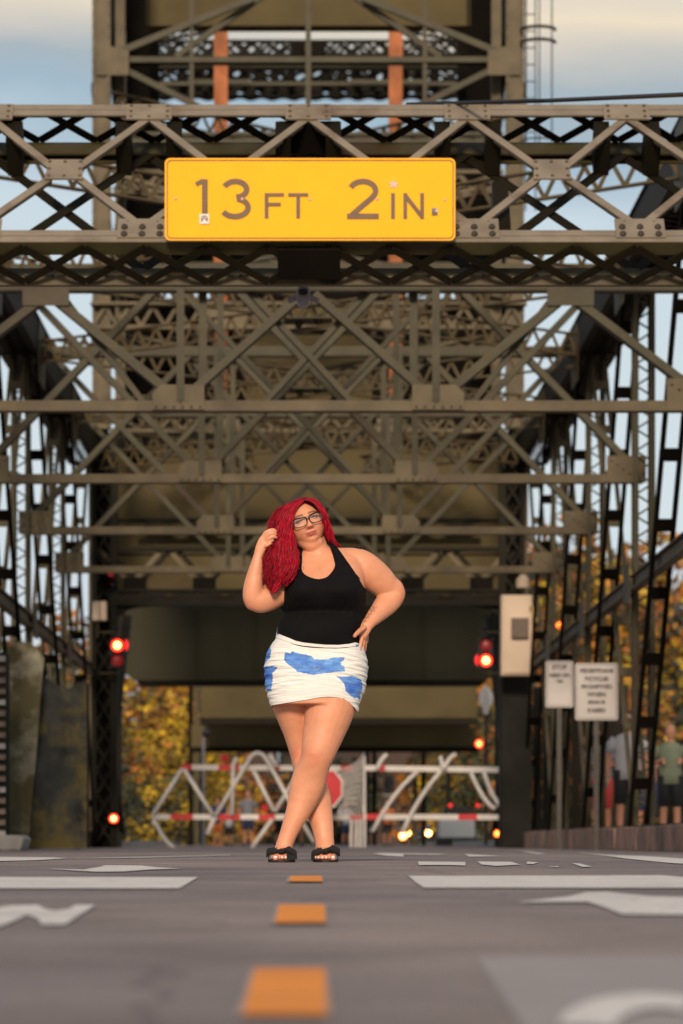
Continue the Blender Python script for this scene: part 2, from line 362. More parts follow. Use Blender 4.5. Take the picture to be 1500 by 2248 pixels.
# ---- inclined portal: local x across, v up the slope; front face and a rear face behind it
Fb, Ft, zb, zt = 25.0, 26.17, 4.25, 5.35
vdir = Vector((0, Ft - Fb, zt - zb)); VL = vdir.length; vdir.normalize(); ndir = Vector((0, vdir.z, -vdir.y))
def PP(x, v, d=0.0):
    """point on the portal: v in metres up the slope from the bottom chord, d behind the front face"""
    return Vector((x, Fb, zb)) + vdir * v + ndir * d
def pbar(mb, a, b, wd, t, d): mb.beam(PP(a[0], a[1], d), PP(b[0], b[1], d), wd, t, ndir)
SP = 1.14; X0 = 0.0
XT = [i * SP for i in range(-3, 4)]
DREAR = .36
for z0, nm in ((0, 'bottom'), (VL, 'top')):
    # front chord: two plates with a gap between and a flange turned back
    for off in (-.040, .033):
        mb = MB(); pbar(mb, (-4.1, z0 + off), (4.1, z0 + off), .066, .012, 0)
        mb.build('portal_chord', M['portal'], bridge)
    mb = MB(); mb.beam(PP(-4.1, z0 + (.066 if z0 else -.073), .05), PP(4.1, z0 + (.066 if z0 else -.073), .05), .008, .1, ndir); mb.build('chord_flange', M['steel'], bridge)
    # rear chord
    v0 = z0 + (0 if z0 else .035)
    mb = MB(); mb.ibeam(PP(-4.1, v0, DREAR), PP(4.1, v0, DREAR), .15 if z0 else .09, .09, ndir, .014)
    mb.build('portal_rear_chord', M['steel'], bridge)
    if not z0:
        q = MB(); q.beam((-4.1, Fb + .20, 3.984), (4.1, Fb + .20, 3.984), .012, .05); q.beam((-4.1, Fb + .24, 3.952), (4.1, Fb + .24, 3.952), .09, .010); ro = q.build('lower_flange', M['steel2'], bridge)
        q = MB()
        for k in range(44): q.sphere((-4 + k * .186, Fb + .19, 4.012), .014, 7, 5)
        tag(q.build('rivets', M['bolt'], ro), kind='stuff')
    # X lacing across the depth, seen from below: each bar a piece
    yy = z0 + (.09 if z0 else -.09)
    k = -4.05; pitch = .42
    while k < 4.0:
        for a, b, dd in ((.03, DREAR - .05, 0), (DREAR - .05, .03, .011)):
            mb = MB(); mb.beam(PP(k, yy + dd - .012, a), PP(k + pitch, yy + dd - .012, b), .055, .009, vdir)
            mb.build('lacing_bar', M['dark'], bridge)
        k += pitch
def rivets(parent, pts, r=.014, d=-.010, m=None):
    mb = MB()
    for x, v in pts:
        p = PP(x, v, d); mb.sphere(p, r, 8, 5, (1, .8, 1))
    tag(mb.build('rivets', m or M['steel2'], parent), kind='stuff')
def gusset(x, v, pw, ph, big=False, taper=0, n=2):
    poly = [(x - pw / 2, v - ph / 2), (x + pw / 2, v - ph / 2), (x + pw / 2 - taper, v + ph / 2), (x - pw / 2 + taper, v + ph / 2)]
    mb = MB(); mb.prism(poly, lambda a, b: PP(a, b, -.019), lambda a, b: PP(a, b, -.0065))
    g = mb.build('gusset_plate', M['portal'], bridge)
    pts = [(x + sx * pw * .40, v + sv * ph * .36) for sx in (-1, 0, 1) for sv in (-1, 1)] + [(x - pw * .4, v), (x + pw * .4, v)]
    if big:
        pts = [(x + sx * pw * .36, v - ph * .38 + k * .085) for sx in (-1, 0, 1) for k in (0, 1)]
        rivets(g, pts, .024, -.026, M['bolt']); rivets(g, [(x - pw * .3, v + ph * .36), (x + pw * .3, v + ph * .36)])
    else: rivets(g, pts, .013, -.021)
    return g
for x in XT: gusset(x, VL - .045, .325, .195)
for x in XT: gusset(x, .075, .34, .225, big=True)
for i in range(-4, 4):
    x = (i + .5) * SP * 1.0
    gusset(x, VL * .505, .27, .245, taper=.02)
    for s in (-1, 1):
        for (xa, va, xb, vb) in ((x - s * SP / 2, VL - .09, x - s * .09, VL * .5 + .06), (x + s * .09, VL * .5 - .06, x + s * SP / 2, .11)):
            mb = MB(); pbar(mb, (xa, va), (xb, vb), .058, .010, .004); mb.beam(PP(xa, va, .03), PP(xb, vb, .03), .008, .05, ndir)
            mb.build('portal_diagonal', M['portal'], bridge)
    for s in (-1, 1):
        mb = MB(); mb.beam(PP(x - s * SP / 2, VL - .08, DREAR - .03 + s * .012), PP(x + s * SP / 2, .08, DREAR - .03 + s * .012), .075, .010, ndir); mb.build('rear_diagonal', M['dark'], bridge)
for x in XT[1:-1]:
    for dx in (-.18, .18):
        mb = MB(); mb.beam(PP(x + dx, VL - .1, .18), PP(x + dx, VL - .34, .18), .11, .30, ndir); mb.build('diaphragm', M['dark'], bridge)
for v in (VL - .12, -.10):
    mb = MB(); mb.beam(PP(-.21, v, .15), PP(.22, v, .15), .05, .24, ndir); mb.build('diaphragm', M['black'], bridge)
for x in (-.9, 1.35):
    mb = MB(); mb.beam(PP(x, VL * .52, .2), PP(x, VL * .12, .2), .11, .2, ndir); mb.build('diaphragm', M['dark'], bridge)

# ---- sway frames behind the portal
def sway(Yf, T, dense, fi):
    fr = []
    def bar(x0, z0, x1, z1, wd=.075, dp=.20, nm='sway_diagonal', m=None, dy=0.0):
        mb = MB(); a = Vector((x0, Yf + dy, z0)); b = Vector((x1, Yf + dy, z1))
        # an angle: front leaf plus a leaf turned back
        mb.beam(a, b, wd, .012, (0, 1, 0)); t = (b - a).normalized(); n_ = t.cross(Vector((0, 1, 0)))
        if n_.z > 0: n_ = -n_
        mb.beam(a + n_ * (wd / 2 - .006) + Vector((0, dp / 2, 0)), b + n_ * (wd / 2 - .006) + Vector((0, dp / 2, 0)), .012, dp - .014, (0, 1, 0))
        mb.build(nm, m or M['steel'], bridge)
    # bottom strut: plate face and lower flange
    mb = MB(); mb.beam((-TX, Yf, 4.30), (TX, Yf, 4.30), .014, .10); mb.beam((-TX, Yf + .10, 4.256), (TX, Yf + .10, 4.256), .19, .012)
    mb.beam((-TX, Yf + .2, 4.31), (TX, Yf + .2, 4.31), .014, .09); mb.build('sway_strut', M['steel2'], bridge)
    mb = MB(); mb.beam((-TX, Yf, T), (TX, Yf, T), .014, .12); mb.beam((-TX, Yf + .10, T - .066), (TX, Yf + .10, T - .066), .2, .012); mb.build('top_strut', M['steel'], bridge)
    zc = 4.35
    for s in (-1, 1):
        g = MB(); g.prism([(s * 1.00, 4.26), (s * 1.50, 4.26), (s * 1.50, 4.42), (s * 1.42, 4.50), (s * 1.00, 4.50)], lambda x, z: (x, Yf - .0275, z), lambda x, z: (x, Yf - .0105, z))
        gp = g.build('gusset_plate', M['steel2'], bridge)
        rv = MB()
        for k in range(6): rv.sphere((s * (1.04 + k * .085), Yf - .031, 4.285), .013, 6, 4)
        for k in range(4): rv.sphere((s * 1.23, Yf - .031, 4.33 + k * .04), .011, 6, 4)
        tag(rv.build('rivets', M['bolt'], gp), kind='stuff')
        g = MB(); g.prism([(s * 3.45, 4.25), (s * 3.9, 4.25), (s * 3.9, 4.56), (s * 3.45, 4.56)], lambda x, z: (x, Yf - .0275, z), lambda x, z: (x, Yf - .0105, z))
        gp = g.build('gusset_plate', M['steel2'], bridge)
        rv = MB()
        for k in range(4): rv.sphere((s * (3.5 + k * .07), Yf - .031, 4.5 - k * .05), .014, 6, 4)
        tag(rv.build('rivets', M['bolt'], gp), kind='stuff')
        for xx, dy in ((1.23, -.03), (1.02, .22)):
            mb = MB(); mb.beam((s * xx, Yf + dy, 4.34), (s * xx, Yf + dy, T), .075, .012, (0, 1, 0)); mb.beam((s * (xx + .03), Yf + dy + .04, 4.34), (s * (xx + .03), Yf + dy + .04, T), .012, .07, (0, 1, 0))
            mb.build('sway_post', M['steel'], bridge)
    if not dense:
        for s in (-1, 1):
            bar(s * 3.8, 4.40, s * 2.50, T - .1, dy=-.012); bar(s * 2.56, T - .05, s * 1.27, 4.38, .085, .24)
            bar(s * 2.45, T, s * 1.6, 4.36, .055, .18, dy=.15)
            bar(s * .06, T - .1, s * 1.17, 4.40, dy=-.012 * s)
            bar(s * .62, T, -s * .42, 4.36, .055, .18, dy=.16 + .02 * s)
            g = MB(); g.prism([(s * 2.3, T - .22), (s * 2.75, T - .22), (s * 2.75, T), (s * 2.3, T)], lambda x, z: (x, Yf - .035, z), lambda x, z: (x, Yf - .020, z)); g.build('gusset_plate', M['steel'], bridge)
    else:
        h = T - 4.38; sl = 1.07
        for s in (-1, 1):
            bar(s * 1.27, 4.38, s * (1.27 + h / sl), T - .05, dy=-.012 - .004 * s)
            bar(s * 3.78, 4.42, s * (3.78 - h / sl), T - .05, dy=.03 + .008 * s)
            bar(s * 1.19, 4.38, s * (1.19 - h / sl), T - .05, dy=.06 + .008 * s)
            bar(-s * .55, 4.36, s * (-.55 + h / sl), T - .05, .055, .16, dy=.2 + .01 * s)
T1 = 5.48
sway(FY[0], T1, False, 0)
for i, y in enumerate(FY[1:]): sway(y, 6.72, True, i + 1)

# ---- the two side trusses
def lattice_post(x, y, z0, z1, wd=.34, dp=.30, nm='truss_post', m=None):
    mb = MB()
    for sx in (-1, 1):
        mb.beam((x + sx * (wd / 2 - .03), y, z0), (x + sx * (wd / 2 - .03), y, z1), .012, dp, (0, 1, 0))
        mb.beam((x + sx * (wd / 2 - .03), y - dp / 2, z0), (x + sx * (wd / 2 - .03), y - dp / 2, z1), .058, .012, (0, 1, 0))
        mb.beam((x + sx * (wd / 2 - .03), y + dp / 2, z0), (x + sx * (wd / 2 - .03), y + dp / 2, z1), .058, .012, (0, 1, 0))
    o = mb.build(nm, m or M['steel'], bridge)
    lb = MB()
    for yy in (y - dp / 2 - .014,):
        lb.lace((x, yy, z0), (x, yy, z1), (wd - .06, 0, 0), .25, .022, .010, nrm=(0, 1, 0))
    tag(lb.build('lacing', m or M['steel'], o), kind='stuff')
    return o
def batten_bar(x, y0, z0, y1, z1, wd=.22, m=None, nm='truss_diagonal'):
    """two rails joined by batten plates"""
    mb = MB(); a = Vector((x, y0, z0)); b = Vector((x, y1, z1)); t = (b - a).normalized(); n_ = t.cross(Vector((1, 0, 0)))
    for s in (-1, 1):
        o_ = Vector((s * (wd / 2 - .025), 0, 0)); mb.beam(a + o_, b + o_, .048, .08, n_)
    o = mb.build(nm, m or M['steel2'], bridge)
    Ln = (b - a).length; k = .9
    while k < Ln - .3:
        p = a + t * k; q = MB(); q.beam(p, p + t * .17, wd - .02, .012, n_, (0, -.058)); q.build('batten_plate', m or M['steel2'], o); k += .95
    return o
ZC = 6.85
nodes = [28.1] + FY + [63.0]
for s in (-1, 1):
    x = s * TX
    for i in range(len(nodes) - 1):
        y0, y1 = nodes[i], nodes[i + 1]
        # box top chord: side plates, top plate, open laced bottom
        mb = MB()
        for sx in (-1, 1): mb.beam((x + sx * .26, y0, ZC), (x + sx * .26, y1, ZC), .014, .44)
        mb.beam((x, y0, ZC + .225), (x, y1, ZC + .225), .6, .014)
        for sx in (-1, 1): mb.beam((x + sx * .2, y0, ZC - .215), (x + sx * .2, y1, ZC - .215), .10, .012)
        c = mb.build('top_chord', M['dark'], bridge)
        lb = MB(); lb.lace((x, y0, ZC - .23), (x, y1, ZC - .23), (.34, 0, 0), .30, .05, .01, 'X', (0, 0, 1)); tag(lb.build('lacing', M['dark'], c), kind='stuff')
        for yy in (y0 + .2, y1 - .3):
            q = MB(); q.beam((x, yy - .25, ZC - .245), (x, yy + .25, ZC - .245), .42, .012); q.build('tie_plate', M['dark'], c)
        # panel diagonals
        if i >= 1:
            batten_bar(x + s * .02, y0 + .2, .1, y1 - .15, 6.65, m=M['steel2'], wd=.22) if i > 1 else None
            batten_bar(x - s * .10, y1 - .2, .1, y0 + .25, 6.65, m=M['black'], wd=.24)  # shaded diagonal: near-black colour stands in for its shade, the lit one is tan
        # mid-height girt
        mb = MB(); mb.ibeam((x - s * .12, y0 + .2, 3.07), (x - s * .12, y1 - .2, 3.07), .12, .17, (0, 0, 1), .02)
        mb.build('side_girt', M['steel2'], bridge)
        q = MB(); q.beam((x, y0, .14), (x, y1, .14), .30, .30); q.build('bottom_chord', M['dark'], bridge)
    for i, y in enumerate(FY):
        lattice_post(x, y, .1, ZC - .25, .25, .30)
        g = MB(); g.prism([(y - .55, 6.25), (y + .55, 6.25), (y + .7, 6.75), (y + .5, 7.1), (y - .5, 7.1), (y - .7, 6.75)], lambda a, b: (x - s * .285, a, b), lambda a, b: (x - s * .27, a, b)); g.build('gusset_plate', M['steel'], bridge)
        g = MB(); g.prism([(y - .35, 2.85), (y + .35, 2.85), (y + .35, 3.3), (y - .35, 3.3)], lambda a, b: (x - s * .20, a, b), lambda a, b: (x - s * .185, a, b)); g.build('gusset_plate', M['steel'], bridge)
    # inclined end post
    mb = MB(); mb.beam((x, 20.6, 0), (x, 28.0, 6.8), .5, .4, (0, 1, 0)); mb.build('end_post', M['portal'], bridge)
# top lateral bracing: laced struts crossing in each panel
for i in range(1, len(nodes) - 1):
    y0, y1 = nodes[i], nodes[i + 1]
    for s in (-1, 1):
        a = Vector((-s * 3.6, y0 + .2, 6.72 + s * .05)); b = Vector((s * 3.6, y1 - .2, 6.72 + s * .05)); t = (b - a).normalized(); n_ = t.cross(Vector((0, 0, 1)))
        mb = MB()
        for zz in (-.14, .14):
            mb.beam(a + Vector((0, 0, zz)), b + Vector((0, 0, zz)), .09, .022)
        o = mb.build('lateral_strut', M['steel2'], bridge)
        lb = MB(); lb.lace(a, b, (0, 0, .26), .34, .045, .012, 'V', n_); tag(lb.build('lacing', M['steel2'], o), kind='stuff')
    q = MB(); q.box((0, (y0 + y1) / 2, 6.62), (.6, .6, .015)); q.build('gusset_plate', M['steel'], bridge)

# ================================================================ the lift tower behind
TY = 63.1; TY2 = 71.5; TW = 3.58
tower = empty('lift_tower', (0, TY, 0), 'tall riveted lift bridge tower rising behind the portal', 'tower')
def tw(mb, nm, m, **k): return mb.build(nm, m, tower, **k)
for s in (-1, 1):
    for yy, mm in ((TY, M['steel2']), (TY2, M['steel'])):
        mb = MB()
        mb.beam((s * (TW + .02), yy, 5.3), (s * (TW + .02), yy, 19), .31, .012, (0, 1, 0), (0, 0)) if False else None
        mb.box((s * 3.70, yy, 13.2), (.06, .30, 11.9)); mb.box((s * 3.45, yy, 13.2), (.06, .30, 11.9)); mb.box((s * 3.28, yy + .5, 13.2), (.17, .20, 11.9))
        
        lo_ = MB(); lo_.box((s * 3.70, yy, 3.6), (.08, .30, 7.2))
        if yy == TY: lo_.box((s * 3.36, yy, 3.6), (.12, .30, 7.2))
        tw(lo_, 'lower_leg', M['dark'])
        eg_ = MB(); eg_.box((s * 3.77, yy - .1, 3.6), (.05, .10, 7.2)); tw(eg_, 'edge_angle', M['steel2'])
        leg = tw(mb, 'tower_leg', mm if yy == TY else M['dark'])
        pl = MB(); pl.box((s * 3.575, yy - .10, 13.2), (.19, .012, 11.9)); pl.build('cover_plate', mm, leg)
        if yy == TY:
            lb = MB(); lb.lace((s * 3.53, yy - .15, .1), (s * 3.53, yy - .15, 7.2), (.26, 0, 0), .42, .04, .012, 'X', (0, 1, 0)); tag(lb.build('lacing', M['dark'], leg), kind='stuff')
            bk = MB(); bk.box((s * 3.53, yy + .12, 3.6), (.34, .012, 7.2)); bk.build('back_plate', M['black'], leg)
        rv = MB()
        for k in range(60):
            for xx in (3.715, 3.45): rv.sphere((s * xx, yy - .14, 7.4 + k * .2), .022, 6, 4)
        tag(rv.build('rivets', M['bolt'], leg), kind='stuff')
    # side bracing of the tower
    for k, z in enumerate((.3, 4.6, 9.0, 13.6)):
        mb = MB(); mb.beam((s * 3.55, TY, z), (s * 3.55, TY2, z + 4.2), .12, .16, (1, 0, 0)); mb.beam((s * 3.68, TY2, z), (s * 3.68, TY, z + 4.2), .12, .16, (1, 0, 0)); tw(mb, 'side_brace', M['dark'])
    # counterweight ropes and guides inside the legs: a sheet of separate ropes
    for k in range(9):
        mb = MB(); mb.tube([(s * (2.86 + k * .055), 65.2, 7.2), (s * (2.86 + k * .055), 65.2, 19)], .016, 5); tw(mb, 'lift_rope', M['black'])
    mb = MB(); mb.box((s * 3.13, 66.2, 13), (.34, .1, 12)); tw(mb, 'guide_rail', M['black'])
    mb = MB(); mb.box((s * 3.12, 69.6, 12), (.55, .1, 13)); tw(mb, 'guide_rail', M['black'])
# gussets and K bracing high on the tower
zbm = .09 + (HY - 131) * TY / F
def TP(px, py, y=TY): return P(px, py, y)
def ximg(a, b, wd, m, nm, y=TY, dep=.12, dy=0):
    A, B = TP(*a, y), TP(*b, y); mb = MB(); mb.beam(A + Vector((0, dy, 0)), B + Vector((0, dy, 0)), wd, .014, (0, 1, 0))
    t = (B - A).normalized(); n_ = t.cross(Vector((0, 1, 0))); n_ = -n_ if n_.z > 0 else n_
    mb.beam(A + n_ * (wd / 2 - .01) + Vector((0, dy + dep / 2, 0)), B + n_ * (wd / 2 - .01) + Vector((0, dy + dep / 2, 0)), .014, dep - .016, (0, 1, 0))
    return tw(mb, nm, m)
mb = MB(); mb.beam((-3.5, TY, zbm), (3.5, TY, zbm), .014, .085); mb.beam((-3.5, TY + .14, zbm + .05), (3.5, TY + .14, zbm + .05), .26, .014); mb.beam((-3.5, TY + .28, zbm + .02), (3.5, TY + .28, zbm + .02), .014, .12); tw(mb, 'tower_strut', M['steel'])
for s in (-1, 1):
    mr_ = lambda p: (CX + s * (CX - p[0]) * -1, p[1])
    ximg(mr_((245, 120)), mr_((560, -6)), .11, M['steel'], 'knee_diagonal', dy=-.02)
    ximg(mr_((385, 118)), mr_((590, -25)), .10, M['steel'], 'knee_diagonal', dy=.2)
    ximg(mr_((245, 137)), mr_((440, 235)), .10, M['steel'], 'knee_diagonal', dy=.02)
    g = MB(); g.prism([(s * 3.10, zbm - .30), (s * 3.66, zbm - .30), (s * 3.66, zbm + .26), (s * 3.10, zbm + .12)], lambda a, b: (a, TY - .165, b), lambda a, b: (a, TY - .152, b)); tw(g, 'gusset_plate', M['steel2'])
    mb = MB(); mb.box((s * 2.02, TY + .05, 13.5), (.07, .07, 3.2)); tw(mb, 'hanger', M['steel'])
    # rusty orange columns further back
    mb = MB(); mb.box((s * 1.72, 71.8, 13.6), (.27, .27, 12.6)); tw(mb, 'rust_column', M['rust'])
mb = MB(); mb.box((0, TY + .02, 13.6), (.09, .09, 3.4)); tw(mb, 'hanger', M['steel'])
mb = MB(); mb.box((0, 66.5, 15.42), (7.0, .5, .95)); tw(mb, 'cross_girder', M['weight'])
# laced girders between the tower legs
def laced(px0, py0, px1, py1, y, hpx, m, nm='laced_girder', style='V', pitch=.5, y1=None, bw=.07, ch=.06):
    A = TP(px0, py0, y); B = TP(px1, py1, y1 or y); h = hpx * y / F
    mb = MB()
    for zz in (-h / 2, h / 2): mb.beam(A + Vector((0, 0, zz)), B + Vector((0, 0, zz)), .16, ch)
    o = tw(mb, nm, m); lb = MB(); t = (B - A).normalized(); n_ = t.cross(Vector((0, 0, 1)))
    lb.lace(A, B, (0, 0, h - ch), pitch, bw, .014, style, n_); tag(lb.build('lacing', m, o), kind='stuff'); return o
# big plate girder with lightening gaps, middle zone
for (px0, px1) in ((200, 545 - 95), (835 - 0, 1160)):
    pass
mb = MB()
A = TP(200, 720, 62.9); B = TP(1156, 720, 62.9); mb.beam(A, B, .3, .07); A = TP(200, 668, 62.9); B = TP(1156, 668, 62.9); mb.beam(A, B, .3, .05)
gd = tw(mb, 'main_girder', M['steel2'])
for px in (500, 855):
    q = MB(); q.box(TP(px, 694, 62.85), (.72, .02, .34)); q.build('web_plate', M['steel2'], gd)
q = MB(); q.box(TP(677, 694, 62.85), (1.75, .02, .34)); q.build('web_plate', M['weight'], gd)
lb = MB(); lb.lace(TP(205, 694, 62.9), TP(1150, 694, 62.9), (0, 0, .34), .42, .06, .014, 'V', (0, 1, 0)); tag(lb.build('lacing', M['steel2'], gd), kind='stuff')
mb = MB(); A = TP(245, 946, 62.9); B = TP(1108, 946, 62.9); mb.beam(A, B, .2, .06); A = TP(245, 912, 62.9); B = TP(1108, 912, 62.9); mb.beam(A, B, .2, .05)
gd = tw(mb, 'main_girder', M['steel2'])
lb = MB(); lb.lace(TP(250, 929, 62.9), TP(1104, 929, 62.9), (0, 0, .22), .40, .05, .014, 'V', (0, 1, 0)); tag(lb.build('lacing', M['steel2'], gd), kind='stuff')
for px in (510, 845):
    q = MB(); q.box(TP(px, 929, 62.85), (.5, .02, .24)); q.build('web_plate', M['steel2'], gd)
# crossing laced struts in level planes
for z, z2 in ((9.75, 9.75), (7.02, 7.02), (12.9, 12.9)):
    for s in (-1, 1):
        a = Vector((-s * 3.4, TY + .2, z + s * .06)); b = Vector((s * 3.4, TY2, z + s * .06)); t = (b - a).normalized(); mb = MB()
        for zz in (-.16, .16): mb.beam(a + Vector((0, 0, zz)), b + Vector((0, 0, zz)), .12, .03)
        o = tw(mb, 'level_brace', M['steel2']); lb = MB(); lb.lace(a, b, (0, 0, .3), .42, .06, .014, 'V', t.cross(Vector((0, 0, 1)))); tag(lb.build('lacing', M['steel2'], o), kind='stuff')
laced(255, 600, 1100, 600, TY2, 40, M['steel'], pitch=.5)
laced(255, 480, 1100, 480, TY2, 30, M['steel2'], pitch=.6)
laced(250, 400, 1105, 400, TY, 44, M['steel2'], pitch=.5, style='V')
laced(250, 305, 1105, 305, TY, 20, M['steel'], pitch=.5, style='X')
for s in (-1, 1):
    q = lambda p: CX + s * (CX - p) * -1
    laced(q(255), 395, q(677), 520, TY, 24, M['steel2'], pitch=.5)
    laced(q(255), 640, q(677), 560, TY, 22, M['steel'], pitch=.5)
    laced(q(270), 745, q(677), 830, 64.5, 24, M['steel2'], pitch=.5)
# dark backing boxes added for the shaded voids behind the tower girders
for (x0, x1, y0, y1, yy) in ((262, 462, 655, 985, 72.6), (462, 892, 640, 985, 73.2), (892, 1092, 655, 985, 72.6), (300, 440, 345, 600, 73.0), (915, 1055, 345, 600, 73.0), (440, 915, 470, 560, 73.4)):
    a = P(x0, y1, yy); b = P(x1, y0, yy); q = MB(); q.box(((a.x + b.x) / 2, yy + .5, (a.z + b.z) / 2), (b.x - a.x, 1.0, b.z - a.z)); tw(q, 'void_backing', M['black'])
# counterweight
cw = empty('counterweight', (0, 66.5, 4.6), 'big olive painted counterweight hanging inside the tower', 'counterweight')
def cwb(x0, x1, y0, y1, yy, dep, m, nm):
    a = P(x0, y1, yy); b = P(x1, y0, yy); mb = MB(); mb.box(((a.x + b.x) / 2, yy + dep / 2, (a.z + b.z) / 2), (b.x - a.x, dep, b.z - a.z)); return mb.build(nm, m, cw, bev=.02)
cwb(245, 1109, 985, 1308, 66.2, 3.0, M['weight'], 'weight_block')
cwb(540, 818, 735, 983, 66.6, 2.0, M['weight'], 'centre_block')
cwb(300, 500, 880, 982, 67.0, 1.6, M['slab'], 'side_block'); cwb(855, 1055, 880, 982, 67.0, 1.6, M['slab'], 'side_block')
cwb(500, 538, 940, 982, 66.5, .3, M['steel2'], 'lug'); cwb(818, 850, 940, 982, 66.5, .3, M['steel2'], 'lug')
for y in (1140, 1215):
    cwb(252, 1103, y, y + 4, 66.17, .025, M['dark'], 'seam_bar')
# tower portal above the road: trusswork with an arched soffit
zl = lambda py: CZ + (HY - py) * TY / F
mb = MB(); mb.beam((-3.4, TY, zl(1324)), (3.4, TY, zl(1324)), .35, .10); mb.beam((-3.4, TY + .1, zl(1296)), (3.4, TY + .1, zl(1296)), .3, .05); tw(mb, 'portal_girder', M['dark'])
lb = MB(); lb.lace((-3.35, TY - .02, zl(1311)), (3.35, TY - .02, zl(1311)), (0, 0, .2), .95, .10, .014, 'X', (0, 1, 0)); tag(tw(lb, 'lacing', M['dark']), kind='stuff')
mb = MB(); mb.beam((-3.4, TY + .1, zl(1205)), (3.4, TY + .1, zl(1205)), .3, .07); tw(mb, 'portal_girder', M['dark'])
for i in range(6):
    x = -3.0 + i * 1.2
    for s in (-1, 1):
        for dd in (-.075, .075):
            mb = MB(); mb.beam((x - s * .55 + dd, TY + .06, zl(1205)), (x + s * .05 + dd, TY + .06, zl(1290)), .075, .05, (0, 1, 0)); tw(mb, 'portal_web', M['steel2'] if dd < 0 else M['dark'])
    mb = MB(); mb.box((x, TY, zl(1285)), (.40, .05, .28)); tw(mb, 'gusset_plate', M['black'])
for s in (-1, 1):
    pts = []
    for a in np.linspace(0, 90, 10): pts.append((s * (3.45 - .62 * (1 - math.cos(R(a)))), zl(1395) + .5 * math.sin(R(a))))
    pts += [(s * 2.3, zl(1327)), (s * 3.45, zl(1327))]
    g = MB(); g.prism(pts, lambda x, z: (x, TY - .05, z), lambda x, z: (x, TY + .15, z)); tw(g, 'knee_bracket', M['dark'])
mb = MB(); mb.box((0, 68.5, zl(1160)), (5.2, .2, .06)); tw(mb, 'rear_strut', M['dark'])
laced(300, 1153, 1055, 1153, 65.8, 26, M['dark'], nm='lower_girder', style='X', pitch=.75, ch=.05, bw=.08)

# caged ladder on the tower's right edge
lad = empty('caged_ladder', (4.0, TY, 9), 'steel ladder with safety hoops up the right edge of the tower', 'ladder')
for x in (3.75, 3.92):
    mb = MB(); mb.box((x, TY - .2, 15), (.02, .05, 8)); mb.build('ladder_rail', M['dark'], lad)
for k in range(26):
    mb = MB(); mb.tube([(3.75, TY - .2, 11.2 + k * .29), (3.92, TY - .2, 11.2 + k * .29)], .011, 5); mb.build('rung', M['dark'], lad)
for z in (13.9, 14.12, 16, 12.2):
    mb = MB(); pts = [(3.68 + .29 * (1 - math.cos(a)) , TY - .2 - .3 * math.sin(a), z) for a in np.linspace(0, math.pi, 12)]; mb.tube(pts, .03 if z in (13.9, 14.12) else .015, 5); mb.build('hoop', M['dark'], lad)
for a in (40, 90, 140):
    mb = MB(); mb.tube([(3.68 + .29 * (1 - math.cos(R(a))), TY - .2 - .3 * math.sin(R(a)), 12), (3.68 + .29 * (1 - math.cos(R(a))), TY - .2 - .3 * math.sin(R(a)), 19)], .012, 5); mb.build('cage_bar', M['dark'], lad)

# ================================================================ raised span and far tower
span = empty('lift_span', (0, 78, 3.5), 'dark green grey deck girder of the raised lift span', 'bridge span')
def slab(par, poly, y, dep, m, nm):
    g = MB(); g.prism([(P(a, b, y).x, P(a, b, y).z) for a, b in poly], lambda x, z: (x, y, z), lambda x, z: (x, y + dep, z)); return g.build(nm, m, par)
slab(span, [(245, 1300), (1110, 1300), (1110, 1462), (1065, 1494), (300, 1494), (252, 1462)], 80, 1.4, M['slab'], 'end_girder')
slab(span, [(300, 1495.5), (1066, 1495.5), (1062, 1501), (304, 1501)], 79.9, 1.5, M['black'], 'bottom_flange')
for px in (430, 560, 800, 930):
    q = MB(); a = P(px, 1488, 80); b = P(px, 1340, 80); q.box((a.x, 79.97, (a.z + b.z) / 2), (.03, .05, b.z - a.z)); q.build('stiffener', M['slab'], span)
far = empty('far_tower', (0, 108, 0), 'second lift tower seen through the first with its girders and lattice', 'tower')
slab(far, [(440, 1500), (1048, 1500), (1048, 1576), (440, 1576)], 104, 1, M['weight'], 'floor_girder')
slab(far, [(440, 1577), (1048, 1577), (1048, 1590), (440, 1590)], 103.9, 1, M['dark'], 'girder_flange')
slab(far, [(420, 1591), (1030, 1591), (1048, 1610), (1048, 1640), (420, 1640)], 106, 1, M['weight'], 'floor_girder')
slab(far, [(420, 1641), (1050, 1641), (1050, 1650), (420, 1650)], 105.9, 1, M['black'], 'girder_flange')
for px in (419, 432, 444, 912, 930, 806, 822, 985):
    a = P(px, 1860, 110); q = MB(); q.box((a.x, 110, 3), (.14, .3, 6.4)); q.build('column', M['steel'] if px in (432, 912, 985) else M['black'], far)
fm = M['dark']
for (y, h, st, p_) in ((106, 30, 'X', .42), (166, 30, 'X', .6), (205, 16, 'X', .5), (150, 6, 'V', 1), (186, 6, 'V', 1)):
    A = P(300, y, 108); B = P(1056, y, 108); hh = h * 108 / F; mb = MB()
    for zz in (-hh / 2, hh / 2): mb.beam(A + Vector((0, 0, zz)), B + Vector((0, 0, zz)), .2, .07)
    o = mb.build('lattice_girder', fm, far)
    if h > 10:
        lb = MB(); lb.lace(A, B, (0, 0, hh), p_, .10, .02, st, (0, 1, 0)); lb.lace(A + Vector((.2, .4, 0)), B + Vector((.2, .4, 0)), (0, 0, hh), p_ * 1.3, .10, .02, st, (0, 1, 0)); tag(lb.build('lacing', fm, o), kind='stuff')
